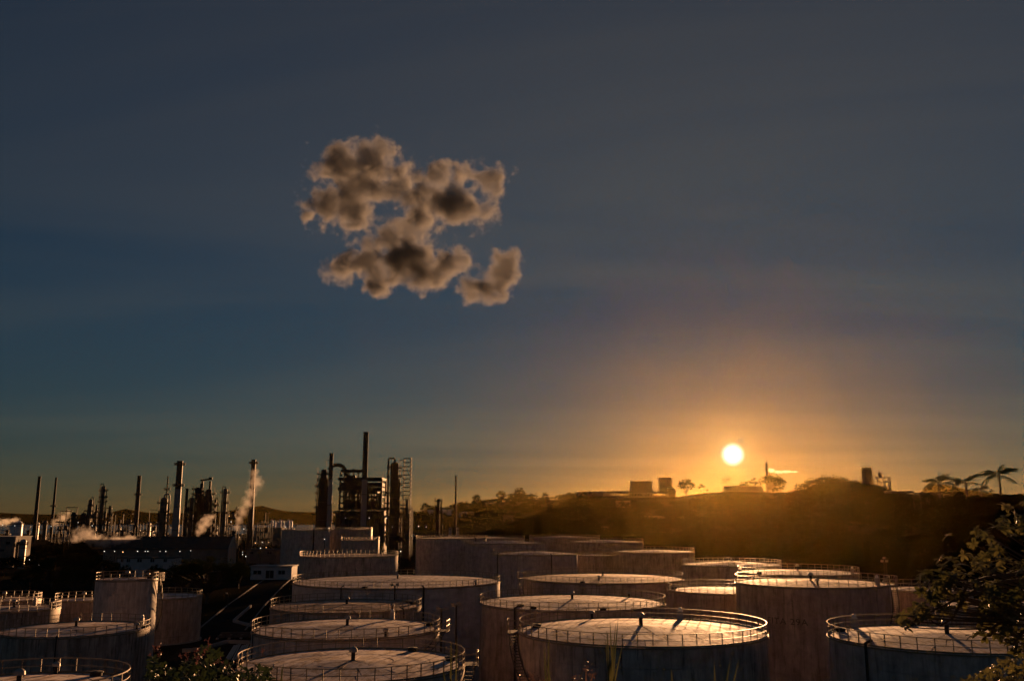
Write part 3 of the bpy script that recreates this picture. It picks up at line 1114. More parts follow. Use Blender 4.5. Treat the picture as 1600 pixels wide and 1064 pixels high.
for k, (px, ty, Y) in enumerate(MASS):
    Y *= HK(px)
    p = at(px, ty, Y)
    gz = hgt(p.x, p.y)
    tree('%s dark round crown from the left in the hill clump right of the sun' % ORD[sorted(q[0] for q in MASS).index(px)], (p.x, p.y, gz - 0.2), p.z - gz + 0.2, 2, widen=1.3, group='trees of the dark clump on the hill')
for k, (px, ty, Y, lab) in enumerate([(745, 772, 1490, 'left one of the ridge trees that stand above the distant wood'), (783, 766, 1495, 'middle one of the ridge trees that stand above the distant wood'),
                                      (812, 761, 1498, 'right one of the ridge trees that stand above the distant wood'), (665, 785, 1450, 'lone small tree on the ridge left of the slim chimney')]):
    p = at(px, ty, Y)
    gz = hgt(p.x, p.y)
    tree(lab, (p.x, p.y, gz - 0.2), p.z - gz, 0, group='trees on the second ridge')
# rain trees between the tanks and the plant
RAIN = [(328, 862, 250, 1.0, 'broad dark rain tree between the gabled shed and the road'), (288, 868, 262, 0.8, 'dark rain tree left of the broadest one, behind the tall narrow tank'),
        (375, 872, 300, 0.55, 'small dark tree at the right flank of the broad rain tree'), (150, 862, 300, 0.9, 'dark rain tree behind the tall narrow tank, left of the white wall'),
        (85, 867, 310, 0.95, 'wide dark tree between the upright vessels and the steam cloud'), (45, 884, 290, 0.8, 'low dark tree at the left in front of the upright vessels'),
        (188, 874, 290, 0.6, 'small dark tree before the low white building'), (245, 878, 310, 0.6, 'dark tree before the long gabled shed'), (120, 880, 268, 0.8, 'dark tree just above the small pale roofed tank')]
for (px, ty, Y, wd, lab) in RAIN:
    p = at(px, ty, Y)
    tree(lab, (p.x, p.y, 0), p.z * 0.88, 4, widen=wd * 1.2, group='rain trees beside the road')


# palms ------------------------------------------------------------------
def frond(length, droop, g):
    """one feather leaf along +x, leaflets hanging from a bent rib"""
    v, q = [], []
    n = 22
    for k in range(n):
        f = k / (n - 1)
        x = length * (f * 0.97)
        z = length * (0.42 * f - droop * f * f)
        x2 = length * (min(1, f + 0.05) * 0.97)
        z2 = length * (0.42 * min(1, f + 0.05) - droop * min(1, f + 0.05) ** 2)
        w = length * 0.012 * (1.3 - f)
        b = len(v)
        v += [(x, -w, z), (x, w, z), (x2, w, z2), (x2, -w, z2)]
        q.append((b, b + 1, b + 2, b + 3))
        if f > 0.12:
            L = length * 0.30 * math.sin(PI * min(1, f * 0.85 + 0.12)) ** 0.7
            for s in (-1, 1):
                a = 0.9 + g.normal() * 0.12
                dx, dy, dz = math.cos(a) * L, s * math.sin(a) * L, -L * (0.35 + 0.5 * f)
                b = len(v)
                t_ = length * 0.021
                v += [(x - t_, 0, z), (x + t_, 0, z), (x + dx * 0.98 + t_ * 0.2, dy, z + dz), (x + dx * 0.98 - t_ * 0.2, dy, z + dz)]
                q.append((b, b + 1, b + 2, b + 3))
    return v, q


FROND = []
for k, dr in enumerate((0.35, 0.58, 0.85)):
    v, q = frond(1.0, dr, np.random.default_rng(k))
    FROND.append(np_mesh('frond', v, q, M['palm']))


def palm(label, px, cy, Y, flen, group='palms on the hill'):
    p = at(px, cy, Y)
    gz = hgt(p.x, p.y)
    root = empty('palm_tree', (p.x, p.y, gz), label, 'palm', group)
    h = p.z - gz
    r = flen * 0.045
    MB().tube([(0, 0, -0.4), (0.05, 0, h * 0.5), (0, 0.03, h), (0, 0.03, h + flen * 0.12)], [r * 1.3, r, r * 0.8, r * 0.5], 8).build('trunk', M['bark'], root)
    n = 19
    for k in range(n):
        o = bpy.data.objects.new('frond', FROND[k % 3])
        o.location = (0, 0.03, h + flen * 0.08)
        o.rotation_euler = (rnd.gauss(0, 0.12), 0.25 - 1.1 * ((k * 7) % n) / n + rnd.gauss(0, 0.12), k * 2.399)
        s = flen * rnd.uniform(0.75, 0.95)
        o.scale = (s, s, s)
        link(o, root)


palm('tall palm farthest right on the hill, above the near tree', 1561, 745, 193, 4.4)
palm('left one of the two palms close together on the hill', 1467, 756, 262, 5.0)
palm('right one of the two palms close together on the hill', 1509, 756, 225, 4.4)
palm('tiny palm on the pavilion roof line left below the sun', 1135, 751, 584 * 1.46, 6.2)
palm('little palm standing between the two close palms and the tall one', 1533, 767, 207, 2.4)

# ------------------------------------------------------------------ process plant
GP = 'columns and chimneys of the refinery'


def spot(px, py, Y):
    """ground point below a photo pixel at distance Y, and the height of that pixel above it"""
    p = at(px, py, Y)
    gz = hgt(p.x, p.y)
    return Vector((p.x, p.y, gz)), p.z - gz


def zpix(py, Y, gz=0.0, px=800):
    return at(px, py, Y).z - gz


def platform(parent, r, z, w=1.7, a0=0.0, a1=2 * PI, name='platform'):
    o = MB().ring(r + w / 2, z, w, 20, a0, a1, 0.45).build(name, M['dark_steel'], parent)
    rl = MB()
    for zz in (0.6, 1.15):
        rl.ring(r + w, z + zz, 0.2, 20, a0, a1)
    n = 10
    for k in range(n):
        a = a0 + (a1 - a0) * k / (n - 1 if a1 - a0 < 6.2 else n)
        x, y = (r + w) * math.cos(a), (r + w) * math.sin(a)
        rl.bar((x, y, z), (x, y, z + 1.15), 0.2)
    rl.build('platform_railing', M['dark_steel'], o)
    return o


def ladder(parent, r, z0, z1, ang):
    a = R(ang)
    mb = MB()
    t = Vector((-math.sin(a), math.cos(a), 0))
    c = Vector(((r + 0.45) * math.cos(a), (r + 0.45) * math.sin(a), 0))
    for s in (-0.3, 0.3):
        mb.bar(c + t * s + Vector((0, 0, z0)), c + t * s + Vector((0, 0, z1)), 0.24)
    z = z0
    while z < z1:
        mb.bar(c - t * 0.3 + Vector((0, 0, z)), c + t * 0.3 + Vector((0, 0, z)), 0.1)
        z += 1.2
    mb.build('ladder', M['dark_steel'], parent)


def chimney(label, px, ty, Y, w, taper=1.25, mat='chimney_dark', plats=(), band=None, mast=0, lad=None, name='chimney', base=0.0, cat='chimney', crown=True):
    p, h = spot(px, ty, Y)
    r1 = w / 2 / F * Y
    r0 = r1 * taper
    root = empty(name, p, label, cat, GP)
    zb = band if band else 0
    zb = zpix(band, Y, p.z) if band else None

    def rr(z):
        return r0 + (r1 - r0) * z / h
    if zb:
        MB().lathe([(rr(0), -0.5), (rr(zb), zb)], 20).build('lower_shaft', M['chimney'], root, True)
        MB().lathe([(rr(zb), zb + 0.01), (r1, h), (r1 * 0.8, h), (r1 * 0.78, h - 3)], 20).build('upper_shaft', M[mat], root, True)
    else:
        MB().lathe([(r0, -0.5), (r1, h), (r1 * 0.8, h), (r1 * 0.78, h - 3)], 20).build('shaft', M[mat], root, True)
    # stiffening rings
    for f in (0.25, 0.5, 0.75):
        MB().ring(rr(h * f) + 0.06, h * f, 0.2, 20, 0, 2 * PI, 0.3).build('stiffener', M['dark_steel'], root)
    if crown:
        MB().ring(r1 + 0.05, h - 0.25, 0.3, 20, 0, 2 * PI, 0.5).build('crown_ring', M[mat], root)
    for py in plats:
        z = zpix(py, Y, p.z)
        platform(root, rr(z), z)
    if lad is not None:
        ladder(root, r1 + 0.2, 2, h - 1, lad)
    return root, p, h


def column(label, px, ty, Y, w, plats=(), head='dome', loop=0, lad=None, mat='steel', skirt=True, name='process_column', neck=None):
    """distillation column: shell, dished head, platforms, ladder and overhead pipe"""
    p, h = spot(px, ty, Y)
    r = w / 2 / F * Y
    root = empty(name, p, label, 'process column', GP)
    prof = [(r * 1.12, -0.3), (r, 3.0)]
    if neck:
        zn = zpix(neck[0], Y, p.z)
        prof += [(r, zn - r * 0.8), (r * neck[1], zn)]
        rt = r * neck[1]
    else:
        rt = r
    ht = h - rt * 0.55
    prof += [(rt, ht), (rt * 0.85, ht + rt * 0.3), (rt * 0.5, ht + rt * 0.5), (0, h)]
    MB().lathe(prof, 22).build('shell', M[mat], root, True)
    for f in (0.22, 0.42, 0.62):
        MB().ring(r + 0.05, h * f, 0.14, 22, 0, 2 * PI, 0.35).build('insulation_band', M['steel'], root)
    zs_ = sorted([zpix(py, Y, p.z) for py in plats])
    z = 6.0
    while w > 4 and z < h - 3:
        if all(abs(z - q_) > 3.2 for q_ in zs_):
            zs_.append(z)
        z += 5.5
    for j in range(3 if w > 4 else 1):
        a = R(rnd.choice((-40, 0, 15, 165, 180, 220)) + rnd.uniform(-12, 12))
        rp = rnd.uniform(0.22, 0.5)
        zt_ = h * rnd.uniform(0.55, 0.98)
        x_, y_ = (r + rp + 0.5) * math.cos(a), (r + rp + 0.5) * math.sin(a)
        MB().tube([(x_, y_, 0), (x_, y_, zt_), (x_ * 0.9 * rt / r, y_ * 0.9 * rt / r, zt_ + 1.2), (0, 0, zt_ + 1.2)], rp, 6).build('side_pipe', M['dark_steel'], root)
    for k, z in enumerate(zs_):
        rr = rt if (neck and z > zn) else r
        platform(root, rr, z, 2.0, R(200 + 67 * k % 180), R(200 + 67 * k % 180 + 250))
    if lad is not None:
        ladder(root, r + 0.5, 2, h + 1, lad)
    if loop:
        s = 1 if loop > 0 else -1
        rp = max(0.28, r * 0.22)
        x1 = s * (r + rp * 2.4)
        pts = [(0, 0, h - 0.2), (0, 0, h + rp * 2.6), (s * rp * 1.2, 0, h + rp * 4.2), (x1 - s * rp * 0.8, 0, h + rp * 4.2), (x1, 0, h + rp * 2.6), (x1, 0, h * 0.5), (x1, 0, h * 0.12)]
        MB().tube(pts, rp, 8).build('overhead_pipe', M['alu'] if abs(loop) > 1 else M['dark_steel'], root, True)
    return root, p, h


# left hand stacks, from left to right
chimney('leftmost slim chimney, leaning against the left sky above the bay', 62, 744, 820, 4.4, 1.5)
chimney('second slim chimney from the left, thinner, with steam at its foot', 88, 746, 860, 3.0, 1.6, plats=(791,))
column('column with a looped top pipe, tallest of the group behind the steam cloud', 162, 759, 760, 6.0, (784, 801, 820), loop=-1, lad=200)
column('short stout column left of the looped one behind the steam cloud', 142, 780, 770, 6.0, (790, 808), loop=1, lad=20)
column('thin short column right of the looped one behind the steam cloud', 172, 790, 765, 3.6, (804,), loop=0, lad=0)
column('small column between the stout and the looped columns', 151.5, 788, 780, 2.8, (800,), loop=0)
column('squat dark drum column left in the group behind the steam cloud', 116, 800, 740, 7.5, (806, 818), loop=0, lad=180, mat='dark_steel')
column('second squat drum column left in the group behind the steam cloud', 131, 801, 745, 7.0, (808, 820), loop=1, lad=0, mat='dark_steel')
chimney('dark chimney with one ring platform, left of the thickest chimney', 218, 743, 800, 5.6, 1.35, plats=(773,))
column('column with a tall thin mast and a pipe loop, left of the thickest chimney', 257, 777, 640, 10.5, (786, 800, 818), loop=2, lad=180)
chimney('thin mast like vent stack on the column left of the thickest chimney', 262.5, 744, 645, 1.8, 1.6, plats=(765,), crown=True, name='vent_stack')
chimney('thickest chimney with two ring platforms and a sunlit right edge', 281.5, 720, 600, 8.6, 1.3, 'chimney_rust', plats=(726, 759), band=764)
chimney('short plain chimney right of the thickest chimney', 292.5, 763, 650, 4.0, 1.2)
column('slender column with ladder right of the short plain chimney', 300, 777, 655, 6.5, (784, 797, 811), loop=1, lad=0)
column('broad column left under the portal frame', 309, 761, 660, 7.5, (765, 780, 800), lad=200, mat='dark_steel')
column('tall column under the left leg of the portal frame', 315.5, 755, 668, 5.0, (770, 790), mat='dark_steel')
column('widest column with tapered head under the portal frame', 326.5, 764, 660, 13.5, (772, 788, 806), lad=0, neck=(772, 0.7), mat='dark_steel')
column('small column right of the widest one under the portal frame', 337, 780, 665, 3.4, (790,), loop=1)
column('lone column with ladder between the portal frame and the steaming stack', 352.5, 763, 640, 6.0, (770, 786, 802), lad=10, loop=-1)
chimney('rusty chimney with a railed top, half wrapped in steam', 396.5, 718, 660, 6.6, 1.35, 'chimney_rust', plats=(724,), lad=0)
# portal frame above the columns
p, h = spot(323, 749, 672)
root = empty('portal_frame', p, 'dark portal frame with a beam on two legs above the wide column', 'steel frame', GP)
wx = 6.0 / F * 672
for s in (-1, 1):
    MB().box(s * wx - 0.7, s * wx + 0.7, -0.7, 0.7, -0.3, h - 1.2).build('leg', M['dark_steel'], root)
MB().bar((-wx - 1.6, 0, h - 0.6), (wx + 1.4, 0, h + 0.5), 1.2, 1.1).build('beam', M['dark_steel'], root)
MB().box(wx - 1.2, wx + 1.2, -0.8, 0.8, h + 0.3, h + 1.6).build('winch', M['dark_steel'], root)
# open steel structures that tie the columns together
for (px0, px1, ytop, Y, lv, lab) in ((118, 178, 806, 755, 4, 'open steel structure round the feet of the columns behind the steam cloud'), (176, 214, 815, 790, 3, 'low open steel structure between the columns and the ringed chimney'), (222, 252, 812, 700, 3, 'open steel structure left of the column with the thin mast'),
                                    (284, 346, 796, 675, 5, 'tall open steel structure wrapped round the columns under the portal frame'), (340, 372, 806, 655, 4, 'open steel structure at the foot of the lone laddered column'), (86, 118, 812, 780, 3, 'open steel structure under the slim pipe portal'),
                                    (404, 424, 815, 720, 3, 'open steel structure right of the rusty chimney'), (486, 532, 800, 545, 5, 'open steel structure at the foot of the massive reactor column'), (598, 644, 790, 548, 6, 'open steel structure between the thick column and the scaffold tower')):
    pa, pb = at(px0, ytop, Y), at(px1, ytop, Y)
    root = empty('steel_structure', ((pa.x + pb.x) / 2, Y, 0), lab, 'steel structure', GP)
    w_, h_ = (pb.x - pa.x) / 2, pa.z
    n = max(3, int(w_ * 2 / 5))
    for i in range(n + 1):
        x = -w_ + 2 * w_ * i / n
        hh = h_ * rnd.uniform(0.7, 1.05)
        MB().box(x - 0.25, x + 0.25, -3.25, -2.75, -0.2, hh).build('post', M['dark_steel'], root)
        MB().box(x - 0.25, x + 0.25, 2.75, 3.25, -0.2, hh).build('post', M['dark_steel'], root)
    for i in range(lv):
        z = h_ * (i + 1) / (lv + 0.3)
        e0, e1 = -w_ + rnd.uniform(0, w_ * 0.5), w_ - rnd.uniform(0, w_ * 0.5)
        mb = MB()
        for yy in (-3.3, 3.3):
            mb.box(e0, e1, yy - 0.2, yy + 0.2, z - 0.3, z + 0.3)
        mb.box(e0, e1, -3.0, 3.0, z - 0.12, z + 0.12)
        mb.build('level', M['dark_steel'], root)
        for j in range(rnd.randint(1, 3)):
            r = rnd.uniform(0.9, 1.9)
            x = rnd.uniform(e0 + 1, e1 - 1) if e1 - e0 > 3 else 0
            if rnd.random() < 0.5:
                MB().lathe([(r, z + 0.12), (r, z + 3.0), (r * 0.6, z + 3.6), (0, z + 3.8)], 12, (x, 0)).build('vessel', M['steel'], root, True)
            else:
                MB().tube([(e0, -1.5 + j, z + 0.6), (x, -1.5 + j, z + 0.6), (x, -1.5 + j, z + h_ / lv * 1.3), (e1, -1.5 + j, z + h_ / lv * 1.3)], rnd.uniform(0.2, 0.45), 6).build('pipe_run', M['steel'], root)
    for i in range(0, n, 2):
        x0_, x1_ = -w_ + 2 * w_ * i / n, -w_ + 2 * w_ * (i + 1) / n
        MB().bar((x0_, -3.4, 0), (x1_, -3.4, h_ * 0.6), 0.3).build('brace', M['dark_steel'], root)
# small pipe portal at far left
p, h = spot(113, 792, 800)
root = empty('pipe_portal', p, 'slim rectangular pipe portal left of the columns behind the steam', 'pipe frame', GP)
for s in (-1, 1):
    MB().box(s * 4.6 - 0.3, s * 4.6 + 0.3, -0.3, 0.3, -0.3, h - 0.6).build('leg', M['dark_steel'], root)
MB().box(-5.2, 5.2, -0.35, 0.35, h - 0.6, h).build('beam', M['dark_steel'], root)

# main unit --------------------------------------------------------------
Y0 = 540
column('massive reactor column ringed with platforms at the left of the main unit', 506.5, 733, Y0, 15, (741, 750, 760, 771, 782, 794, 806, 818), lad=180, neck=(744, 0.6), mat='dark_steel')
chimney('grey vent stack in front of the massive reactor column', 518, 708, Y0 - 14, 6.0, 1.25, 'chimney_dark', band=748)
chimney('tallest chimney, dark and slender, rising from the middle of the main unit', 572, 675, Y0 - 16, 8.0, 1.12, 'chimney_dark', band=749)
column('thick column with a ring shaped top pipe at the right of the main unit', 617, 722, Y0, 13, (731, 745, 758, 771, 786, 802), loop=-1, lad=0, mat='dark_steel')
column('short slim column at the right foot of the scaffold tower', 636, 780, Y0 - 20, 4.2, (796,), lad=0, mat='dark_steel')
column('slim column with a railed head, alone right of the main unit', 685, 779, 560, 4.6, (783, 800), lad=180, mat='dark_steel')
chimney('slim lone chimney in front of the wooded ridge', 712.5, 743, 600, 2.7, 1.3)
# overhead transfer pipe from the reactor column into the frame
p, h = spot(530, 727, Y0)
root = empty('transfer_pipe', p, 'thick overhead pipe arching from the reactor column into the frame', 'pipe', GP)


def rel(px, py, Y, o):
    return at(px, py, Y) - o


pts = [rel(x, y, Y0, p) for x, y in ((514, 734), (518, 729), (523, 726.5), (531, 726.5), (536, 729), (539.5, 734), (540.5, 740), (543, 744), (548, 745.5), (556, 745))]
MB().tube(pts, 1.1, 9).build('pipe_bend', M['dark_steel'], root, True)
MB().bar(rel(510, 728, Y0, p), rel(510, 719, Y0, p), 0.4).bar(rel(510, 719, Y0, p), rel(518, 719, Y0, p), 0.4).build('vent_line', M['dark_steel'], root)

# framed heater structure
x0, x1 = at(533, 800, Y0).x, at(597.5, 800, Y0).x
yf, yb = Y0 - 6, Y0 + 12
root = empty('heater_structure', ((x0 + x1) / 2, Y0, 0), 'open steel frame of stacked pipes and fans, heart of the main unit', 'steel structure', GP)
wx = (x1 - x0) / 2
zt = zpix(748, Y0)
for k in range(7):
    xx = -wx + 2 * wx * k / 6
    hh = zt if k in (0, 3, 6) else zpix(766, Y0)
    for yy in (-6, 12):
        MB().box(xx - 0.45, xx + 0.45, yy - 0.45, yy + 0.45, -0.3, hh).build('column_post', M['dark_steel'], root)
for (py, a, b, th) in ((748.5, 530, 598, 1.5), (757, 534, 597, 1.9), (764, 530, 597, 1.7), (769.5, 538, 592, 1.0), (776, 533, 597, 0.8), (786, 533, 597, 0.8), (795, 533, 600, 1.3), (808, 530, 600, 1.3)):
    z = zpix(py, Y0)
    xa, xb = at(a, 800, Y0).x - root.location.x, at(b, 800, Y0).x - root.location.x
    mb = MB()
    for yy in (-6.9, 12.9):
        mb.box(xa, xb, yy - 0.4, yy + 0.4, z - th / 2, z + th / 2)
    mb.box(xa, xa + 0.8, -6.4, 12.4, z - th / 2 + 0.02, z + th / 2 - 0.02)
    mb.box(xb - 0.8, xb, -6.4, 12.4, z - th / 2 + 0.02, z + th / 2 - 0.02)
    mb.build('level_beam', M['dark_steel'], root)
for k, (py, a, b, r) in enumerate(((736, 532, 567, 0.9), (753, 536, 560, 0.8), (761, 530, 560, 0.9), (766, 545, 590, 0.7))):
    z = zpix(py, Y0)
    xa, xb = at(a, 800, Y0).x - root.location.x, at(b, 800, Y0).x - root.location.x
    MB().tube([(xa, k * 2 - 2, z - 3), (xa, k * 2 - 2, z), (xb, k * 2 - 2, z), (xb, k * 2 - 2, z - 4)], r, 8).build('header_pipe', M['dark_steel'], root)
for k in range(5):
    xx = at(536 + k * 7.3, 800, Y0).x - root.location.x
    z0, z1 = zpix(748, Y0), zpix(733 + (k % 2) * 3, Y0)
    MB().lathe([(0.35, z0), (0.35, z1 - 1.2), (0.8, z1 - 1.0), (0.8, z1), (0.2, z1 + 0.3)], 10, (xx, 0)).build('relief_valve', M['dark_steel'], root)
za, zb = zpix(785, Y0), zpix(770, Y0)
for k in range(14):
    xx = -wx + 1.5 + k * (2 * wx - 3) / 13
    MB().tube([(xx, -2, za), (xx, -2, zb)], 0.42, 6).build('riser_pipe', M['dark_steel'], root)
for k in range(10):
    xx = -wx + 2 + k * (2 * wx - 4) / 9
    z = zpix(791, Y0)
    o = MB().lathe([(1.5, z - 1.5), (1.2, z + 1.5), (1.0, z + 3.2 + (k % 3)), (0.3, z + 3.8 + (k % 3))], 12, (xx, 1.5)).build('fan_stack', M['dark_steel'], root)
# firebox block below the frame
mb = MB().box(-wx - 2.5, wx + 1.5, -5.0, 11, -0.3, zpix(798, Y0))
mb.build('firebox', M['dark_steel'], root)
for k in range(12):
    xx = -wx - 2 + k * (2 * wx + 3) / 11
    MB().box(xx - 0.2, xx + 0.2, -5.6, -5.0, 0, zpix(799, Y0)).build('buckstay', M['steel'], root)
for k in range(4):
    xx = -wx + 3 + k * 6.2
    z = zpix(820, Y0)
    MB().lathe([(1.7, 0), (1.7, z), (0.8, z + 1.2), (0.8, z + 3)], 14, (xx, -8.5)).build('feed_drum', M['steel'], root)
MB().bar((wx, 0, zt - 2), (wx, 0, zt + 4.5), 0.25).build('lightning_rod', M['dark_steel'], root)
# bridge between frame and column
mb = MB()
for py in (774, 786, 796):
    z = zpix(py, Y0)
    mb.box(wx + 0.5, wx + 6.5, -1, 1, z - 0.3, z + 0.3)
for k in range(3):
    mb.box(wx + 1 + 2.2 * k, wx + 1.6 + 2.2 * k, -0.5, 0.5, 0, zpix(774, Y0))
mb.build('pipe_bridge', M['dark_steel'], root)

# scaffold tower
xa, xb = at(630.5, 760, Y0).x, at(641.5, 760, Y0).x
zt = zpix(716, Y0)
root = empty('scaffold_tower', ((xa + xb) / 2, Y0 + 1, 0), 'open scaffold tower of thin bars right of the thick column', 'scaffold', GP)
wx = (xb - xa) / 2
for sx in (-1, 1):
    for sy in (-1, 1):
        MB().box(sx * wx - 0.2, sx * wx + 0.2, sy * wx - 0.2, sy * wx + 0.2, -0.3, zt).build('standard', M['dark_steel'], root)
for k in range(24):
    z = 2 + (zt - 2) * k / 23
    mb = MB()
    for sy in (-1, 1):
        mb.box(-wx, wx, sy * wx - 0.1, sy * wx + 0.1, z - 0.18, z + 0.18)
    for sx in (-1, 1):
        mb.box(sx * wx - 0.1, sx * wx + 0.1, -wx, wx, z - 0.17, z + 0.17)
    mb.build('ledger', M['dark_steel'], root)
for k in range(8):
    za, zb = 2 + (zt - 2) * k / 8, 2 + (zt - 2) * (k + 1) / 8
    MB().bar((-wx, -wx - 0.1, za), (wx, -wx - 0.1, zb), 0.14).build('brace', M['dark_steel'], root)
for py in (719, 735, 774):
    z = zpix(py, Y0)
    MB().box(-wx - 3.2, -wx, -0.3, 0.3, z - 0.2, z + 0.2).build('tie_beam', M['dark_steel'], root)

# tanks and sheds further off -------------------------------------------
for k, (px, y0, w, Y) in enumerate(((673, 797, 11, 880), (693, 796, 10, 860), (704, 796, 10, 862), (724, 800, 13, 800), (736, 800, 9, 815))):
    lab = ('leftmost small white tank on the slope of the wooded ridge', 'white tank left of the slim lone chimney on the ridge slope', 'white tank touching the slim lone chimney on the ridge slope',
           'broad pale tank right of the slim lone chimney', 'darker tank at the right end of the small tanks below the ridge')[k]
    p = hit(px, y0 + 7.5, 700, 1480)
    Y = p.y
    r = w / 2 / F * Y
    h = 7.5 / F * Y
    root = empty('small_tank', p, lab, 'storage tank', 'small tanks below the ridge')
    hh = max(h, 4)
    MB().lathe([(r, -3), (r, hh)], 24).build('shell', M['white_steel'] if k != 4 else M['steel'], root, True)
    MB().lathe([(r + 0.1, hh), (r * 0.5, hh + r * 0.06), (0, hh + r * 0.1)], 24).build('roof', M['alu'], root, True)
for k in range(8):
    px = 425 + k * 4.3
    p, h = spot(px, 811 + (k % 3), 940)
    root = empty('silo', p, ('%s white upright silo of the row before the far hills' % ('first', 'second', 'third', 'fourth', 'fifth', 'sixth', 'seventh', 'last')[k]), 'silo', 'row of white silos')
    r = 1.35
    MB().lathe([(r, -0.3), (r, h - 1.5), (r * 0.5, h - 0.4), (0, h)], 16).build('shell', M['white_steel'], root, True)
    MB().ring(r + 0.1, h - 1.6, 0.2, 16).build('top_ring', M['steel'], root)
for k, (px, ty, Y, w, lab) in enumerate(((37, 842, 420, 9, 'upright steel vessel with sunlit right edge at the left border'), (29, 846, 426, 6, 'slimmer vessel tucked behind the sunlit upright vessel'), (27, 813, 1000, 17, 'domed tank with a glowing right edge before the bay'),
                                         (58, 815, 1000, 7, 'small drum with a glowing edge right of the domed tank'), (71, 813, 990, 6, 'small drum right of the second slim chimney foot'), (233, 816, 820, 6, 'small lit vessel right of the dark ringed chimney'))):
    p, h = spot(px, ty, Y)
    r = w / 2 / F * Y
    root = empty('pressure_vessel', p, lab, 'vessel', 'upright vessels of the plant')
    MB().lathe([(r, -0.3), (r, h - r * 0.6), (r * 0.8, h - r * 0.25), (r * 0.4, h - 0.05), (0, h)], 22).build('shell', M['alu'] if k in (0, 3, 5) else M['white_steel'] if k == 2 else M['steel'], root, True)
    for f in (0.3, 0.7):
        MB().ring(r + 0.06, h * f, 0.14, 22, 0, 2 * PI, 0.3).build('band', M['steel'], root)
    platform(root, r, h * 0.82, 0.9)
    ladder(root, r + 0.1, 0.5, h, 200)


def wall_with_openings(name, parent, mat, x0, x1, z0, z1, y, th, holes):
    """a wall in the xz plane built round its openings (x0, x1, z0, z1)"""
    mb = MB()
    xs = sorted({x0, x1, *[h[0] for h in holes], *[h[1] for h in holes]})
    zs = sorted({z0, z1, *[h[2] for h in holes], *[h[3] for h in holes]})
    for i in range(len(xs) - 1):
        for k in range(len(zs) - 1):
            cx, cz = (xs[i] + xs[i + 1]) / 2, (zs[k] + zs[k + 1]) / 2
            if any(h[0] < cx < h[1] and h[2] < cz < h[3] for h in holes):
                continue
            mb.box(xs[i], xs[i + 1], y, y + th, zs[k], zs[k + 1])
    return mb.build(name, mat, parent)


# long gabled shed
Y1 = 400
x0, x1 = at(170, 850, Y1).x, at(362, 850, Y1).x
root = empty('gabled_shed', ((x0 + x1) / 2, Y1, 0), 'long dark gabled shed with a pale slatted gable end, across the left middle', 'shed')
L = (x1 - x0) / 2
zr_ = zpix(838.5, Y1)
ze = zpix(856, Y1)
wd = 6.0
mb = MB().add([(-L, -wd, ze), (L + 0.6, -wd, ze), (L + 0.6, 0, zr_), (-L, 0, zr_), (-L, wd, ze), (L + 0.6, wd, ze), (-L, -wd, ze - 0.25), (L + 0.6, -wd, ze - 0.25), (L + 0.6, 0, zr_ - 0.25), (-L, 0, zr_ - 0.25), (-L, wd, ze - 0.25), (L + 0.6, wd, ze - 0.25)],
              [(0, 1, 2, 3), (3, 2, 5, 4), (7, 6, 9, 8), (8, 9, 10, 11), (0, 6, 7, 1), (5, 11, 10, 4), (1, 7, 8, 2), (2, 8, 11, 5), (6, 0, 3, 9), (9, 3, 4, 10)])
ro = mb.build('roof', M['roofing'], root)
for k in range(26):
    x = -L + 2 * L * k / 25
    MB().bar((x, -wd - 0.02, ze + 0.08), (x, 0, zr_ + 0.08), 0.12).build('roof_seam', M['roofing'], ro)
MB().bar((-L, 0, zr_ + 0.12), (L + 0.6, 0, zr_ + 0.12), 0.5, 0.25).build('ridge_cap', M['roofing'], ro)
MB().box(-L + 0.3, L - 0.5, -wd + 0.6, -wd + 0.9, -0.2, ze - 0.2).build('front_wall', M['plaster_dark'], root)
MB().box(-L + 0.3, L - 0.5, wd - 0.9, wd - 0.6, -0.2, ze - 0.2).build('back_wall', M['plaster_dark'], root)
xe = L + 0.45
for s in (-1, 1):
    MB().bar((xe + 0.3, s * wd, ze - 0.1), (xe + 0.3, 0, zr_ - 0.1), 0.45, 0.6).build('barge_board', M['timber'], root)
for k in range(9):
    y = -wd + 0.8 + k * (2 * wd - 1.6) / 8
    z = ze + (zr_ - ze) * (1 - abs(y) / wd) - 0.3
    MB().box(xe - 0.2, xe + 0.1, y - 0.28, y + 0.28, -0.2, z).build('gable_board', M['timber'] if k % 3 else M['plaster'], root)
# vent head with steam on the shed ridge
p, h = spot(365, 830, Y1 + 6)
root = empty('steam_vent', p, 'squat dark steam vent standing behind the shed gable', 'vent')
MB().lathe([(1.3, 0), (1.0, h - 2.0), (0.6, h - 1.8), (0.6, h - 1.0), (1.0, h - 0.9), (0.8, h), (0.5, h)], 14).build('vent_body', M['dark_steel'], root, True)
MB().ring(1.05, h * 0.6, 0.2, 14).build('vent_flange', M['dark_steel'], root)


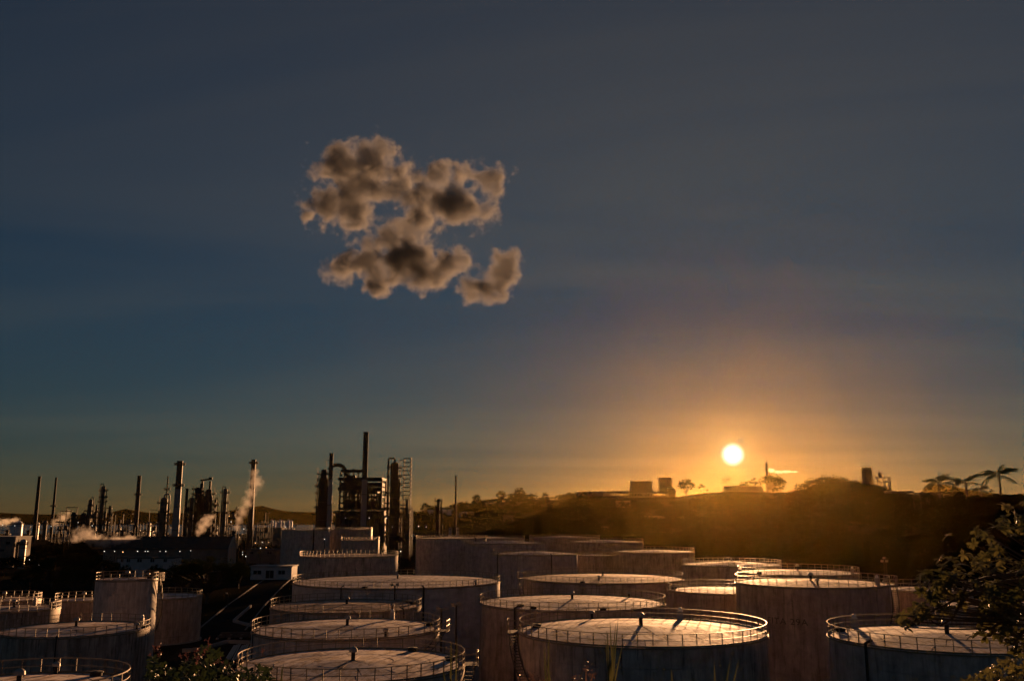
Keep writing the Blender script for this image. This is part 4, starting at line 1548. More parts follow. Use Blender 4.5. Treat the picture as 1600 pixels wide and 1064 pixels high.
def block(label, px0, px1, ytop, ybase, Y, depth, mat, name='plant_building', windows=(), roofmat=None, overhang=0.4, cat='building', zbase=None, group=None, door=None):
    pa, pb = at(px0, ytop, Y), at(px1, ytop, Y)
    zb = hgt((pa.x + pb.x) / 2, Y) if zbase is None else zbase
    zt_ = pa.z
    root = empty(name, ((pa.x + pb.x) / 2, Y, zb), label, cat, group)
    w_ = (pb.x - pa.x) / 2
    h_ = zt_ - zb
    holes = []
    s_ = Y / F
    for (wx0, wy0, wx1, wy1) in windows:
        holes.append(((wx0 - (px0 + px1) / 2) * s_, (wx1 - (px0 + px1) / 2) * s_, zpix(wy1, Y, zb), zpix(wy0, Y, zb)))
    wall_with_openings('front_wall', root, mat, -w_, w_, -1.0, h_ - 0.25, 0, 0.3, holes)
    MB().box(-w_, -w_ + 0.3, 0.3, depth, -1.0, h_ - 0.25).box(w_ - 0.3, w_, 0.3, depth, -1.0, h_ - 0.25).build('side_wall', mat, root)
    MB().box(-w_ + 0.3, w_ - 0.3, depth - 0.3, depth, -1.0, h_ - 0.25).build('back_wall', mat, root)
    MB().box(-w_ - overhang, w_ + overhang, -overhang, depth + overhang, h_ - 0.25, h_ + 0.1).build('roof_slab', roofmat or M['concrete'], root)
    for (a, b_, c_, d_) in holes:
        o = MB().box(a, b_, 0.14, 0.18, c_, d_).build('window', M['glass'], root)
        MB().box((a + b_) / 2 - 0.06, (a + b_) / 2 + 0.06, 0.08, 0.14, c_, d_).build('mullion', mat, o)
    return root, w_, h_, zb


block('small white building with a dark doorway beside the road', 392, 456, 884, 906, 345, 9, M['plaster'], windows=((397, 891, 409, 897), (416, 891, 428, 903), (435, 891, 445, 897)))
block('low white building with dark windows, half hidden by the dark trees', 184, 272, 871, 884, 350, 8, M['plaster'], windows=((190, 873, 194, 878), (199, 873, 204, 878), (215, 873, 222, 878), (235, 873, 241, 878), (255, 873, 260, 878)), roofmat=M['roofing'])
block('dark flat roofed plant building at the left border beside the upright vessel', -40, 25, 838, 880, 430, 14, M['plaster_dark'], windows=((-20, 845, -12, 850), (2, 858, 8, 861), (10, 846, 16, 850)))
block('low dark shed with a long roof before the silos', 398, 440, 824, 838, 760, 12, M['plaster_dark'], roofmat=M['roofing'])
block('brown control building in the middle of the left plant', 385, 432, 858, 868, 430, 10, M['plaster_dark'], roofmat=M['roofing'], windows=((392, 862, 396, 865), (404, 862, 408, 865), (418, 862, 424, 865)))

MARKS = [(6, 'left border'), (27, 'domed tank'), (62, 'leftmost slim chimney'), (88, 'second slim chimney'), (120, 'squat drum columns'), (162, 'looped column'), (190, 'gap after the looped column'), (218, 'dark ringed chimney'), (257, 'masted column'), (281, 'thickest chimney'), (300, 'slender laddered column'), (326, 'portal frame'),
         (352, 'lone column'), (375, 'slanting steam plume'), (396, 'rusty chimney'), (418, 'gap before the silos'), (440, 'white silos'), (478, 'far grey tank'), (507, 'reactor column'), (540, 'left of the tallest chimney'), (572, 'tallest chimney'), (605, 'right end of the frame'), (636, 'scaffold tower'), (660, 'gap right of the scaffold'), (685, 'slim railed column'), (712, 'slim lone chimney')]
SMALL = []          # (object, what it is, photo x)


def name_by_landmark():
    cells = {}
    for (o, what, px) in SMALL:
        m = min(MARKS, key=lambda q: abs(q[0] - px))
        cells.setdefault((what, m[1]), []).append((px, o))
    for (what, mark), v in cells.items():
        v.sort(key=lambda q: q[0])
        for k, (px, o) in enumerate(v):
            o['label'] = '%s by the %s' % (what, mark) if len(v) == 1 else '%s by the %s, %s from left' % (what, mark, ORD[min(k, 11)])


# pipe racks, drums and sheds that fill the dark plant -------------------
for k in range(44):
    px = rnd.uniform(-20, 470)
    py = rnd.uniform(824, 856)
    p = onplane(px, py, 0)
    if 165 < px < 366 and p.y < 460:
        p = onplane(px, 830, 0)
    ln = rnd.uniform(14, 40)
    hh = rnd.uniform(5, 10)
    root = empty('pipe_rack', p, 'low steel pipe rack among the dark plant clutter left of the main unit', 'pipe rack', 'pipe racks in the left plant', rnd.uniform(-0.25, 0.25))
    SMALL.append((root, 'low steel pipe rack', 800 + F * p.x / p.y))
    n = max(2, int(ln / 7))
    for i in range(n + 1):
        x = -ln / 2 + ln * i / n
        MB().box(x - 0.2, x + 0.2, -2.2, -1.8, -0.2, hh).box(x - 0.2, x + 0.2, 1.8, 2.2, -0.2, hh).box(x - 0.19, x + 0.19, -2.19, 2.19, hh - 1.6, hh - 1.3).box(x - 0.19, x + 0.19, -2.19, 2.19, hh - 0.3, hh - 0.02).build('trestle', M['dark_steel'], root)
    for i in range(5):
        r = rnd.uniform(0.12, 0.4)
        MB().tube([(-ln / 2 - 1, -1.6 + 0.8 * i, hh + r), (ln / 2 + 1, -1.6 + 0.8 * i, hh + r)], r, 7).build('pipe', M['alu'] if rnd.random() < 0.5 else M['steel'], root)
    for i in range(3):
        r = rnd.uniform(0.1, 0.3)
        MB().tube([(-ln / 2 - 1, -1.4 + 1.3 * i, hh - 1.3 + r), (ln / 2 + 1, -1.4 + 1.3 * i, hh - 1.3 + r)], r, 7).build('pipe', M['steel'], root)
for k in range(54):
    px = rnd.uniform(-20, 480) if k < 46 else rnd.uniform(640, 730)
    py = rnd.uniform(823, 850)
    p = onplane(px, py, 0)
    if 165 < px < 366 and p.y < 460:
        p = onplane(px, 829, 0)
    r = rnd.uniform(1.0, 2.2)
    up = rnd.random() < 0.5
    root = empty('process_drum', p, 'upright steel drum in the dark plant clutter' if up else 'horizontal steel drum on saddles in the dark plant clutter', 'drum', 'upright drums in the plant' if up else 'lying drums in the plant')
    SMALL.append((root, 'upright steel drum' if up else 'drum lying on saddles', 800 + F * p.x / p.y))
    mt = M['alu'] if rnd.random() < 0.4 else M['steel']
    if up:
        h = rnd.uniform(6, 14)
        MB().lathe([(r, -0.2), (r, h), (r * 0.75, h + r * 0.35), (0, h + r * 0.5)], 16).build('shell', mt, root, True)
        platform(root, r, h * 0.85, 0.8)
        MB().tube([(r + 0.5, 0, 0), (r + 0.5, 0, h + 1), (0, 0, h + 1.2)], 0.25, 6).build('riser_pipe', M['steel'], root)
    else:
        ln = rnd.uniform(5, 10)
        zc_ = r + 2.5
        prof = [(0, -ln / 2 - r * 0.5), (r * 0.75, -ln / 2 - r * 0.3), (r, -ln / 2), (r, ln / 2), (r * 0.75, ln / 2 + r * 0.3), (0, ln / 2 + r * 0.5)]
        mb = MB().lathe(prof, 16)
        mb.v = [(z, y, x + zc_) for (x, y, z) in mb.v]
        mb.build('shell', mt, root, True)
        for s in (-1, 1):
            MB().box(s * ln * 0.3 - 0.4, s * ln * 0.3 + 0.4, -r * 0.7, r * 0.7, -0.2, zc_ - r * 0.6).build('saddle', M['concrete'], root)

# plant lamps ------------------------------------------------------------
LAMPS = [(4, 820, 'w'), (23, 821, 'w'), (80, 822, 'w'), (142, 814, 'a'), (144, 821, 'w'), (122, 816, 'w'), (5, 845, 'w'), (46, 874, 'w'), (61, 883, 'w'), (163, 861, 'w'), (192, 862, 'a'), (179, 861, 'w'), (215, 861, 'w'),
         (227, 861, 'w'), (231, 861, 'w'), (250, 861, 'w'), (259, 861, 'w'), (281, 861, 'w'), (298, 860, 'w'), (219, 872, 'a'), (250, 885, 'w'), (358, 806, 'a'), (361, 815, 'w'), (381, 826, 'w'), (379, 862, 'w'), (379, 866, 'w'), (384, 869, 'w'),
         (446, 823, 'w'), (460, 826, 'a'), (507, 842, 'w'), (514, 825, 'w'), (540, 809, 'w'), (577, 809, 'w'), (604, 809, 'w'), (602, 827, 'w'), (613, 823, 'w'), (643, 837, 'w'), (654, 822, 'w'), (666, 823, 'w'), (626, 861, 'w'), (240, 830, 'a'),
         (399, 848, 'a'), (410, 847, 'w'), (420, 847, 'a'), (407, 856, 'w'), (416, 855, 'a')]
for k, (px, py, c_) in enumerate(LAMPS):
    Y = 380 if py > 855 else (480 if py > 838 else 640)
    if 500 < px < 620:
        Y = Y0 - 26 if py < 835 else 300
    if py > 838 and 500 < px < 520:
        Y = 318
    p, h = spot(px, py, Y)
    if h < 1.5:
        p, h = spot(px, py, 22 / (py - 810 + 12) * F)
    root = empty('lamp_post', p, 'lit amber lamp on a thin post among the plant' if c_ == 'a' else 'lit white lamp on a thin post among the plant', 'lamp', 'amber plant lamps' if c_ == 'a' else 'white plant lamps')
    SMALL.append((root, ('lit amber lamp' if c_ == 'a' else 'lit white lamp') + (' low' if py > 838 else ' high'), px))
    MB().tube([(0, 0.35, -0.3), (0, 0.35, h), (0, 0.1, h + 0.35)], 0.09, 6).build('post', M['dark_steel'], root)
    r = (0.00042 if c_ == 'w' else 0.00055) * p.y * rnd.uniform(0.6, 1.15)
    MB().lathe([(0, h - r), (r * 0.7, h - r * 0.7), (r, h), (r * 0.7, h + r * 0.7), (0, h + r)], 10, (0, 0)).build('bulb', M['lamp_white'] if c_ == 'w' else M['lamp_amber'], root, True)

name_by_landmark()

# ------------------------------------------------------------------ buildings on the hill
GH = 'buildings on the hill'


def pavilion(label, px0, px1, yroof, ythick, ybase, Y, depth, posts, parent_label=None, mat='roofing'):
    Y *= HK(px0)
    """flat roofed open hall: roof, posts at both long sides, low parapet; the sky shows through"""
    pa, pb = at(px0, yroof, Y), at(px1, yroof, Y)
    zb = min(at(px0, ybase, Y).z, hgt((pa.x + pb.x) / 2, Y) + 4) - 0.5
    root = empty('open_hall', ((pa.x + pb.x) / 2, Y, zb), label, 'building', GH)
    w_ = (pb.x - pa.x) / 2
    h_ = pa.z - zb
    th = pa.z - at(px0, ythick, Y).z
    MB().box(-w_, w_, 0, depth, h_ - th, h_).build('roof_slab', M[mat], root)
    for k in range(posts):
        x = -w_ + 0.4 + (2 * w_ - 0.8) * k / (posts - 1)
        ww = rnd.uniform(0.2, 0.5)
        MB().box(x - ww, x + ww, 0.3, 0.9, -2.5, h_ - th).build('post', M[mat], root)
        MB().box(x - ww, x + ww, depth - 0.9, depth - 0.3, -2.5, h_ - th).build('post', M[mat], root)
    MB().box(-w_ + 0.1, w_ - 0.1, 0.35, 0.6, -3.0, 0.35).build('parapet', M[mat], root)
    return root


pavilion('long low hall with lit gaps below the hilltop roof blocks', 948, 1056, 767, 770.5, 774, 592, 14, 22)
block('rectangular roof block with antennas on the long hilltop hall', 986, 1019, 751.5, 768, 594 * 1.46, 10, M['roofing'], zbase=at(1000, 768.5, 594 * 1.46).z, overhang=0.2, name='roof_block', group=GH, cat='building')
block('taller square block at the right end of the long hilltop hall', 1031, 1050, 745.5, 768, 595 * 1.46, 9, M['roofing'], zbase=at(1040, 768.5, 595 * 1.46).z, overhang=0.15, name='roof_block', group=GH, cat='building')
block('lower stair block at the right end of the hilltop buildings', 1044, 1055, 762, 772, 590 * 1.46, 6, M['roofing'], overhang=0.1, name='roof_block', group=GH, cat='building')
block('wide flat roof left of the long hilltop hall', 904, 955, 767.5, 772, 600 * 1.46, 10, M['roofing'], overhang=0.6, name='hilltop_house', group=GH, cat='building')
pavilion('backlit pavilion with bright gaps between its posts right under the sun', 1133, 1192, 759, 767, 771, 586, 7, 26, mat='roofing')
for (px, y0, y1, Y, lab) in ((1002.5, 736, 752, 599 * 1.46, 'tall thin antenna mast on the rectangular roof block'), (1017, 744, 752, 599 * 1.46, 'short antenna at the right end of the rectangular roof block'), (987, 747, 752, 599 * 1.46, 'short antenna at the left end of the rectangular roof block'),
                             (1042, 736, 746, 599 * 1.46, 'thin antenna with a knob on the taller square block')):
    p = at(px, y1, Y)
    root = empty('antenna_mast', (p.x, p.y, p.z - 0.5), lab, 'antenna', 'antennas on the hilltop roofs')
    h = at(px, y0, Y).z - p.z + 0.5
    MB().tube([(0, 0, 0), (0, 0, h)], [0.16, 0.09], 6).build('mast', M['dark_steel'], root)
    MB().box(-0.5, 0.5, -0.06, 0.06, h * 0.7, h * 0.7 + 0.12).build('cross_arm', M['dark_steel'], root)
# roof frame and stair head on the square block
p = at(1036, 746, 598 * 1.46)
root = empty('rooftop_gantry', (p.x, p.y, p.z - 0.3), 'small pipe frame on the taller square hilltop block', 'steel frame', GH)
MB().box(-0.1, 0.1, -0.1, 0.1, 0, 1.4).box(3.2, 3.4, -0.1, 0.1, 0, 1.4).build('leg', M['dark_steel'], root)
MB().box(-0.2, 3.5, -0.12, 0.12, 1.4, 1.62).build('beam', M['dark_steel'], root)
chimney('short hilltop chimney right of the sun, behind the bushy tree', 1197.5, 722, 600 * 1.46, 4.0, 1.1, 'chimney_dark', crown=False)
# tower block and gantry right on the hill
block('square tower block sticking out of the dark tree clump', 1350, 1362, 730, 760, 552, 5, M['roofing'], overhang=0.05, name='tower_block', group=GH, cat='building')
pa, h = spot(1380, 744, 540)
root = empty('roof_gantry', pa, 'open gantry with a tank and pipes right of the square tower block', 'steel frame', GH)
s_ = 540 / F
for px in (1363, 1372, 1381, 1389):
    MB().box((px - 1380) * s_ - 0.2, (px - 1380) * s_ + 0.2, -1.5, -1.1, -1, zpix(745 if px > 1380 else 748, 540, pa.z)).box((px - 1380) * s_ - 0.2, (px - 1380) * s_ + 0.2, 1.1, 1.5, -1, zpix(745, 540, pa.z)).build('leg', M['dark_steel'], root)
for py in (746, 753, 760):
    MB().box(-17 * s_, 9.5 * s_, -1.6, 1.6, zpix(py, 540, pa.z) - 0.15, zpix(py, 540, pa.z) + 0.15).build('deck', M['dark_steel'], root)
MB().lathe([(1.1, zpix(746, 540, pa.z)), (1.1, zpix(739, 540, pa.z)), (0, zpix(738, 540, pa.z))], 14, (-1.8, 0)).build('header_tank', M['dark_steel'], root)
MB().bar((-17 * s_, 0, zpix(738, 540, pa.z)), (-6 * s_, 0, zpix(752, 540, pa.z)), 0.35).build('brace', M['dark_steel'], root)
MB().tube([(9.5 * s_, 0, zpix(745, 540, pa.z)), (9.5 * s_, 0, zpix(765, 540, pa.z)), (17 * s_, 0, zpix(759, 540, pa.z)), (17 * s_, 0, zpix(768, 540, pa.z))], 0.12, 5).build('hand_rail', M['dark_steel'], root)
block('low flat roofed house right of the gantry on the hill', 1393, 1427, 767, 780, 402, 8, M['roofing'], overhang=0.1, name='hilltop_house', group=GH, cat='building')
pa, pb = at(1427, 770.5, 330), at(1485, 770.5, 300)
root = empty('foot_bridge', (pa.x, pa.y, pa.z - 4), 'thin rail bridge on posts between the flat house and the palms', 'bridge', GH)
dv = pb - pa
MB().bar((0, 0, 4), (dv.x, dv.y, 4 + dv.z), 0.5, 0.5).build('deck_beam', M['dark_steel'], root)
for k in range(6):
    q_ = dv * (k / 5)
    MB().box(q_.x - 0.15, q_.x + 0.15, q_.y - 0.15, q_.y + 0.15, -6, 3.8).build('post', M['dark_steel'], root)
# pale things on the slope
for (px0, px1, y0, y1, lab) in ((962, 984, 783, 792, 'small pale house with posts on the dark slope below the long hall'), (924, 957, 823.5, 829, 'low pale retaining wall at the foot of the dark slope'), (978, 1085, 807, 809, 'thin pale road wall across the dark slope'),
                                (786, 802, 806, 816, 'pale earth cut at the left end of the hill')):
    pm = hit((px0 + px1) / 2, y1, 200)
    s_ = pm.y / F
    root = empty('slope_wall', (pm.x, pm.y - 4, pm.z), lab, 'wall', 'pale walls on the dark slope')
    w_ = (px1 - px0) / 2 * s_
    h_ = (y1 - y0) * s_
    n = max(2, int(w_ / 3))
    for k in range(n):
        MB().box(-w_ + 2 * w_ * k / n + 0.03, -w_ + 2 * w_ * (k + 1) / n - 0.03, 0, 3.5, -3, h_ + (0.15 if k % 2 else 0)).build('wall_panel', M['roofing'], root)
    MB().box(-w_ - 0.1, w_ + 0.1, -0.15, 3.6, h_ + 0.15, h_ + 0.35).build('coping', M['plaster_dark'], root)

# ------------------------------------------------------------------ road, kerbs, yard
asphalt = surf('asphalt', (0.022, 0.02, 0.018), (0.042, 0.038, 0.034), 0.35, 1.0, bump=0.2, spec=0.0)
yard = surf('yard_gravel', (0.06, 0.05, 0.042), (0.11, 0.095, 0.08), 0.5, 0.9, bump=0.3)


def strip(name, pts, w, z, m, kind='structure'):
    mb = MB()
    L_, R_ = [], []
    for i, p in enumerate(pts):
        a = pts[max(i - 1, 0)]
        b = pts[min(i + 1, len(pts) - 1)]
        d = (b - a).normalized()
        n = Vector((-d.y, d.x, 0))
        L_.append(p + n * w / 2)
        R_.append(p - n * w / 2)
    vs = [(q.x, q.y, z) for q in L_] + [(q.x, q.y, z) for q in R_]
    k = len(pts)
    mb.add(vs, [(i, k + i, k + i + 1, i + 1) for i in range(k - 1)])
    return tag(mb.build(name, m), kind=kind)


road_pts = [onplane(x, y, 0) for x, y in ((300, 1040), (345, 985), (385, 945), (420, 915), (450, 893), (480, 876))]
strip('road', road_pts, 9, 0.012, asphalt)
bund = surf('bounce_gravel', (0.22, 0.19, 0.16), (0.34, 0.30, 0.26), 0.25, 0.95, bump=0.3)  # pale colour added to bounce skylight up onto the tank walls
bf = MB()
cs = [(-6, 60), (64, 60), (84, 130), (70, 200), (30, 290), (-20, 290), (-26, 200), (-30, 130), (-24, 86)]
bf.add([(x, y, 0.006) for x, y in cs], [tuple(range(len(cs)))])
tag(bf.build('bounce_floor', bund), kind='structure')  # unseen reflector sheet added between the tanks, paler than the ground there
# kerbs: separate stones along both sides of the road
kr = tag(empty('road_kerb', road_pts[0]), kind='structure')
base = road_pts[0]
kme = None
for side in (-1, 1):
    for i in range(1, len(road_pts) - 1):
        a, b = road_pts[i], road_pts[i + 1]
        d = (b - a)
        ln = d.length
        d.normalize()
        n = Vector((-d.y, d.x, 0)) * side * 4.7
        m_ = min(14, max(1, int(ln / 3)))
        for k in range(m_):
            p0 = a + d * ln * k / m_ + n - base
            p1 = a + d * (ln * (k + 1) / m_ - 0.05) + n - base
            MB().bar((p0.x, p0.y, 0.06), (p1.x, p1.y, 0.06), 0.35, 0.14).build('kerb_stone', M['plaster_dark'], kr)
yp = [onplane(340, 1040, 0), onplane(400, 1040, 0), onplane(395, 985, 0), onplane(335, 985, 0)]
# bund walls
for (pts, lab) in ((((392, 975), (365, 968), (392, 945)), 'low concrete bund wall bending beside the road, left of the middle tank'), (((392, 1001), (352, 1000)), 'straight low bund wall left of the middle tank'), (((355, 1000), (312, 1012), (285, 1014)), 'low kerb wall at the foot of the brown walled tank')):
    q_ = [onplane(x, y, 0.5) for x, y in pts]
    root = empty('bund_wall', (q_[0].x, q_[0].y, 0), lab, 'wall', 'low walls round the tanks')
    for i in range(len(q_) - 1):
        d = q_[i + 1] - q_[i]
        n = max(2, int(d.length / 3))
        for k in range(n):
            a = q_[i] + d * (k / n) - q_[0]
            b = q_[i] + d * ((k + 0.985) / n) - q_[0]
            MB().bar((a.x, a.y, 0.28), (b.x, b.y, 0.28), 0.4, 0.6).build('wall_section', M['concrete'], root)
# pipes stacked on the ground
for k in range(11):
    p0 = onplane(352 + k * 3.6, 1030 - (k % 3), 0.3)
    p1 = onplane(366 + k * 3.2, 1007 - (k % 4), 0.3)
    mid = (p0 + p1) / 2
    root = MB().tube([p0 - mid, p1 - mid], 0.13, 8).build('steel_pipe', M['alu'], None, True, (mid.x, mid.y, 0.14))
    tag(root, '%s pale steel pipe from left in the slanted row beside the flowering bush' % ORD[k], 'pipe', 'pale pipes laid in a row')
for (ax, ay, bx, by, lab) in ((340, 994, 395, 993, 'nearer of two long pipelines crossing behind the pale pipes'), (345, 989, 395, 988.5, 'farther of two long pipelines crossing behind the pale pipes')):
    p0, p1 = onplane(ax, ay, 0.5), onplane(bx, by, 0.5)
    root = empty('pipeline', p0, lab, 'pipeline', 'pipelines on the ground')
    MB().tube([(0, 0, 0), p1 - p0], 0.25, 8).build('pipe', M['steel'], root, True)
    for k in range(4):
        q_ = (p1 - p0) * (k / 3.0)
        MB().box(q_.x - 0.2, q_.x + 0.2, q_.y - 0.3, q_.y + 0.3, -0.5, -0.2).build('sleeper', M['concrete'], root)


def floodlight(label, px, ty, Y, heads=2, group='floodlight poles among the tanks'):
    p, h = spot(px, ty, Y)
    root = empty('floodlight_pole', p, label, 'floodlight', group)
    MB().tube([(0, 0, -0.2), (0, 0, h)], [0.16, 0.11], 8).build('pole', M['dark_steel'], root)
    MB().box(-0.55, 0.55, -0.06, 0.06, h - 0.12, h).build('cross_arm', M['dark_steel'], root)
    for k in range(heads):
        x = -0.42 + 0.84 * k / max(1, heads - 1)
        MB().add([(x - 0.2, -0.28, h - 0.1), (x + 0.2, -0.28, h - 0.1), (x + 0.26, -0.42, h + 0.3), (x - 0.26, -0.42, h + 0.3), (x - 0.14, 0.1, h), (x + 0.14, 0.1, h), (x + 0.14, 0.05, h + 0.2), (x - 0.14, 0.05, h + 0.2)],
                 [(0, 1, 2, 3), (5, 4, 7, 6), (0, 4, 5, 1), (1, 5, 6, 2), (2, 6, 7, 3), (3, 7, 4, 0)]).build('lamp_head', M['alu'], root)


floodlight('twin headed floodlight pole right of the middle tank, before the widest tank', 713, 945, 118)
floodlight('thin pole with branching head in front of the widest tank', 617, 914, 143)
floodlight('small thin pole between the middle tank and the floodlight pole', 690, 951, 122, 1)
floodlight('dark lamp pole before the brown tank under the hill', 1384, 872, 175, 1)
floodlight('dark pole in front of the right hand tank wall', 1381, 877, 170, 2)
floodlight('pale sign post on the verge beside the rain tree', 357, 927, 235, 1)

# ------------------------------------------------------------------ plants around the eye
def whorl(c, up, n, ln, g):
    """rosette of pointed oval leaves at a twig end"""
    v, q = [], []
    up = up / np.linalg.norm(up)
    s = np.cross(up, [0.3, 0.9, 0.2])
    s /= np.linalg.norm(s)
    t_ = np.cross(up, s)
    a0 = g.uniform(0, 6.28)
    for k in range(n):
        a = a0 + 6.283 * k / n + g.normal() * 0.25
        d = s * math.cos(a) + t_ * math.sin(a)
        el = g.uniform(-0.35, 0.65)
        d = d * math.cos(el) + up * math.sin(el)
        w_ = np.cross(d, up)
        w_ /= np.linalg.norm(w_) + 1e-9
        L_ = ln * g.uniform(0.65, 1.2)
        wd_ = L_ * 0.22
        dr = up * L_ * g.uniform(0.05, 0.35)
        b = len(v)
        for f, wf in ((0.0, 0.06), (0.35, 0.85), (0.68, 1.0), (0.9, 0.55), (1.0, 0.05)):
            c0 = c + d * L_ * f - dr * f * f
            v += [c0 - w_ * wd_ * wf + up * wd_ * wf * 0.3, c0, c0 + w_ * wd_ * wf + up * wd_ * wf * 0.3]
        for i in range(4):
            a_ = b + i * 3
            q += [(a_, a_ + 1, a_ + 4, a_ + 3), (a_ + 1, a_ + 2, a_ + 5, a_ + 4)]
    return v, q


g = np.random.default_rng(5)
TY = 14.0
tc_ = at(1800, 905, TY)
gz = hgt(tc_.x, tc_.y)
root = empty('near_tree', (tc_.x, tc_.y, gz), 'near leafy tree reaching in from the right edge, drooping twigs over the tanks', 'tree')
o3 = np.array([tc_.x, tc_.y, gz])
vs, qs, nb = [], [], 0
twig = MB()
top = Vector((0, 0, tc_.z - gz - 0.4))
twig.tube([(0, 0, -0.5), (0.05, 0, top.z * 0.5), top], [0.16, 0.12, 0.08], 9)
heads = []
for k in range(900):
    d = rand_dirs(1, g)[0]
    f = g.uniform(0.55, 1.0) ** 0.5
    px = 1800 + d[0] * 352 * f
    py = 905 - d[2] * 150 * f * (1 + 0.08 * math.sin(px / 23.0))
    Y = TY + d[1] * 2.6 * f
    py += 6 * math.sin(px / 17.0) + 4 * math.sin(px / 7.0)
    if py > 905 and px < 1540 and g.random() < 0.8:
        continue
    if py > 960 and g.random() < 0.55:
        continue
    heads.append((px, py, Y))
for (cx, cy, n, sx, sy) in ((1432, 958, 16, 14, 12), (1455, 925, 14, 16, 10), (1412, 968, 5, 6, 6), (1478, 905, 14, 14, 8), (1475, 948, 8, 12, 8), (1500, 935, 6, 12, 8), (1540, 955, 8, 12, 10), (1570, 975, 22, 20, 16), (1585, 1000, 14, 14, 14), (1560, 940, 10, 18, 10), (1590, 950, 16, 16, 16),
                            (1442, 895, 6, 8, 8), (1530, 985, 3, 8, 5)):
    for k in range(n):
        heads.append((cx + g.normal() * sx * 0.7, cy + g.normal() * sy * 0.7, TY + g.normal() * 0.35))
for k, (px, py, Y) in enumerate(heads):
    p = at(px, py, Y)
    c = np.array([p.x, p.y, p.z]) - o3
    up = np.array([-0.25, -0.3, 1.0]) + g.normal(size=3) * 0.45
    v, q = whorl(c, up, int(g.integers(7, 11)), 0.115, g)
    vs += v
    qs += [tuple(i + nb for i in f) for f in q]
    nb += len(v)
    if k % 2 == 0:
        e = Vector(c)
        m_ = e.lerp(top, 0.35) + Vector((0, 0, -0.12))
        twig.tube([e, e.lerp(m_, 0.5) + Vector((0, 0, -0.02)), m_], [0.005, 0.008, 0.014], 4)
for pts in (((1600, 905), (1545, 910), (1512, 928), (1490, 938), (1465, 950), (1450, 958), (1430, 958), (1412, 966)), ((1600, 893), (1540, 902), (1490, 915), (1468, 930)), ((1535, 925), (1512, 930), (1500, 945), (1488, 966), (1470, 977), (1458, 972), (1448, 960)),
            ((1575, 950), (1567, 970), (1550, 981), (1535, 978), (1522, 967)), ((1610, 975), (1596, 990), (1584, 1005), (1572, 1003), (1566, 994)), ((1440, 958), (1428, 972), (1416, 972)), ((1512, 910), (1506, 925), (1498, 945))):
    P = [at(x, y, TY - 0.3 + 0.1 * i) - Vector(o3) for i, (x, y) in enumerate(pts)]
    twig.tube(P, [0.026 - 0.018 * i / (len(P) - 1) for i in range(len(P))], 6)
twig.build('trunk', M['bark'], root, True)
qa = np.array(qs)
np_object('crown', np.array(vs), qa, M['leaf_near'], root)


def bush(label, px0, px1, top_fn, Y, dens, ls, seed, flowers=(), name='bush', mat='leaf_bush', bottom=1110):
    g = np.random.default_rng(seed)
    cpx = (px0 + px1) / 2
    p = at(cpx, 1064, Y)
    gz = hgt(p.x, p.y)
    root = empty(name, (p.x, p.y, gz), label, 'bush', 'plants at the foot of the picture')
    o3 = np.array([p.x, p.y, gz])
    vs, qs, nb = [], [], 0
    st = MB()
    for k in range(dens):
        px = g.uniform(px0, px1)
        ty = top_fn(px) + 8 * g.normal() ** 2
        py = ty + (bottom - ty) * g.random() ** 1.2
        q_ = at(px, py, Y + g.normal() * 0.3)
        c = np.array([q_.x, q_.y, q_.z]) - o3
        v, q = whorl(c, np.array([0, -0.3, 1.0]) + g.normal(size=3) * 0.6, 5, ls, g)
        vs += v
        qs += [tuple(i + nb for i in f) for f in q]
        nb += len(v)
        if k % 3 == 0:
            e = Vector(c)
            b_ = Vector((e.x * 0.25, e.y * 0.3, 0.0))
            st.tube([e, e.lerp(b_, 0.5) + Vector((0.03, 0, 0.05)), b_], [0.003, 0.006, 0.012], 4)
    np_object('foliage', np.array(vs), np.array(qs), M[mat], root)
    st.build('stems', M['bark'], root)
    for (fx, fy) in flowers:
        q_ = at(fx, fy, Y - 0.25)
        c = np.array([q_.x, q_.y, q_.z]) - o3
        fv, fq, nb = [], [], 0
        for j in range(5):
            v, q = whorl(c + g.normal(size=3) * 0.018, np.array([0, -0.2, 1.0]) + g.normal(size=3) * 0.7, 4, ls * 0.45, g)
            fv += v
            fq += [tuple(i + nb for i in f) for f in q]
            nb += len(v)
        np_object('flower', np.array(fv), np.array(fq), M['petal'], root)
    return root


def top1(x):
    return float(np.interp(x, [225, 240, 255, 275, 290, 305, 322, 340, 355, 375, 395, 408, 420, 432], [1045, 1022, 1030, 1046, 1030, 1018, 1010, 1020, 1036, 1040, 1048, 1040, 1048, 1075]))


bush('flowering bush with pink bracts and dark leaves at the bottom left', 228, 430, top1, 6.5, 420, 0.042, 3, flowers=((244, 1022), (250, 1014), (310, 1014), (323, 1006), (288, 1026), (304, 1027), (317, 1021), (343, 1034), (357, 1036), (362, 1049), (414, 1016)), name='flowering_bush')
bush('dark bush in the bottom right corner below the near tree', 1500, 1680, lambda x: float(np.interp(x, [1500, 1515, 1535, 1560, 1575, 1600, 1680], [1070, 1055, 1050, 1034, 1028, 1024, 1015])), 8.0, 360, 0.055, 9, mat='leaf_near')


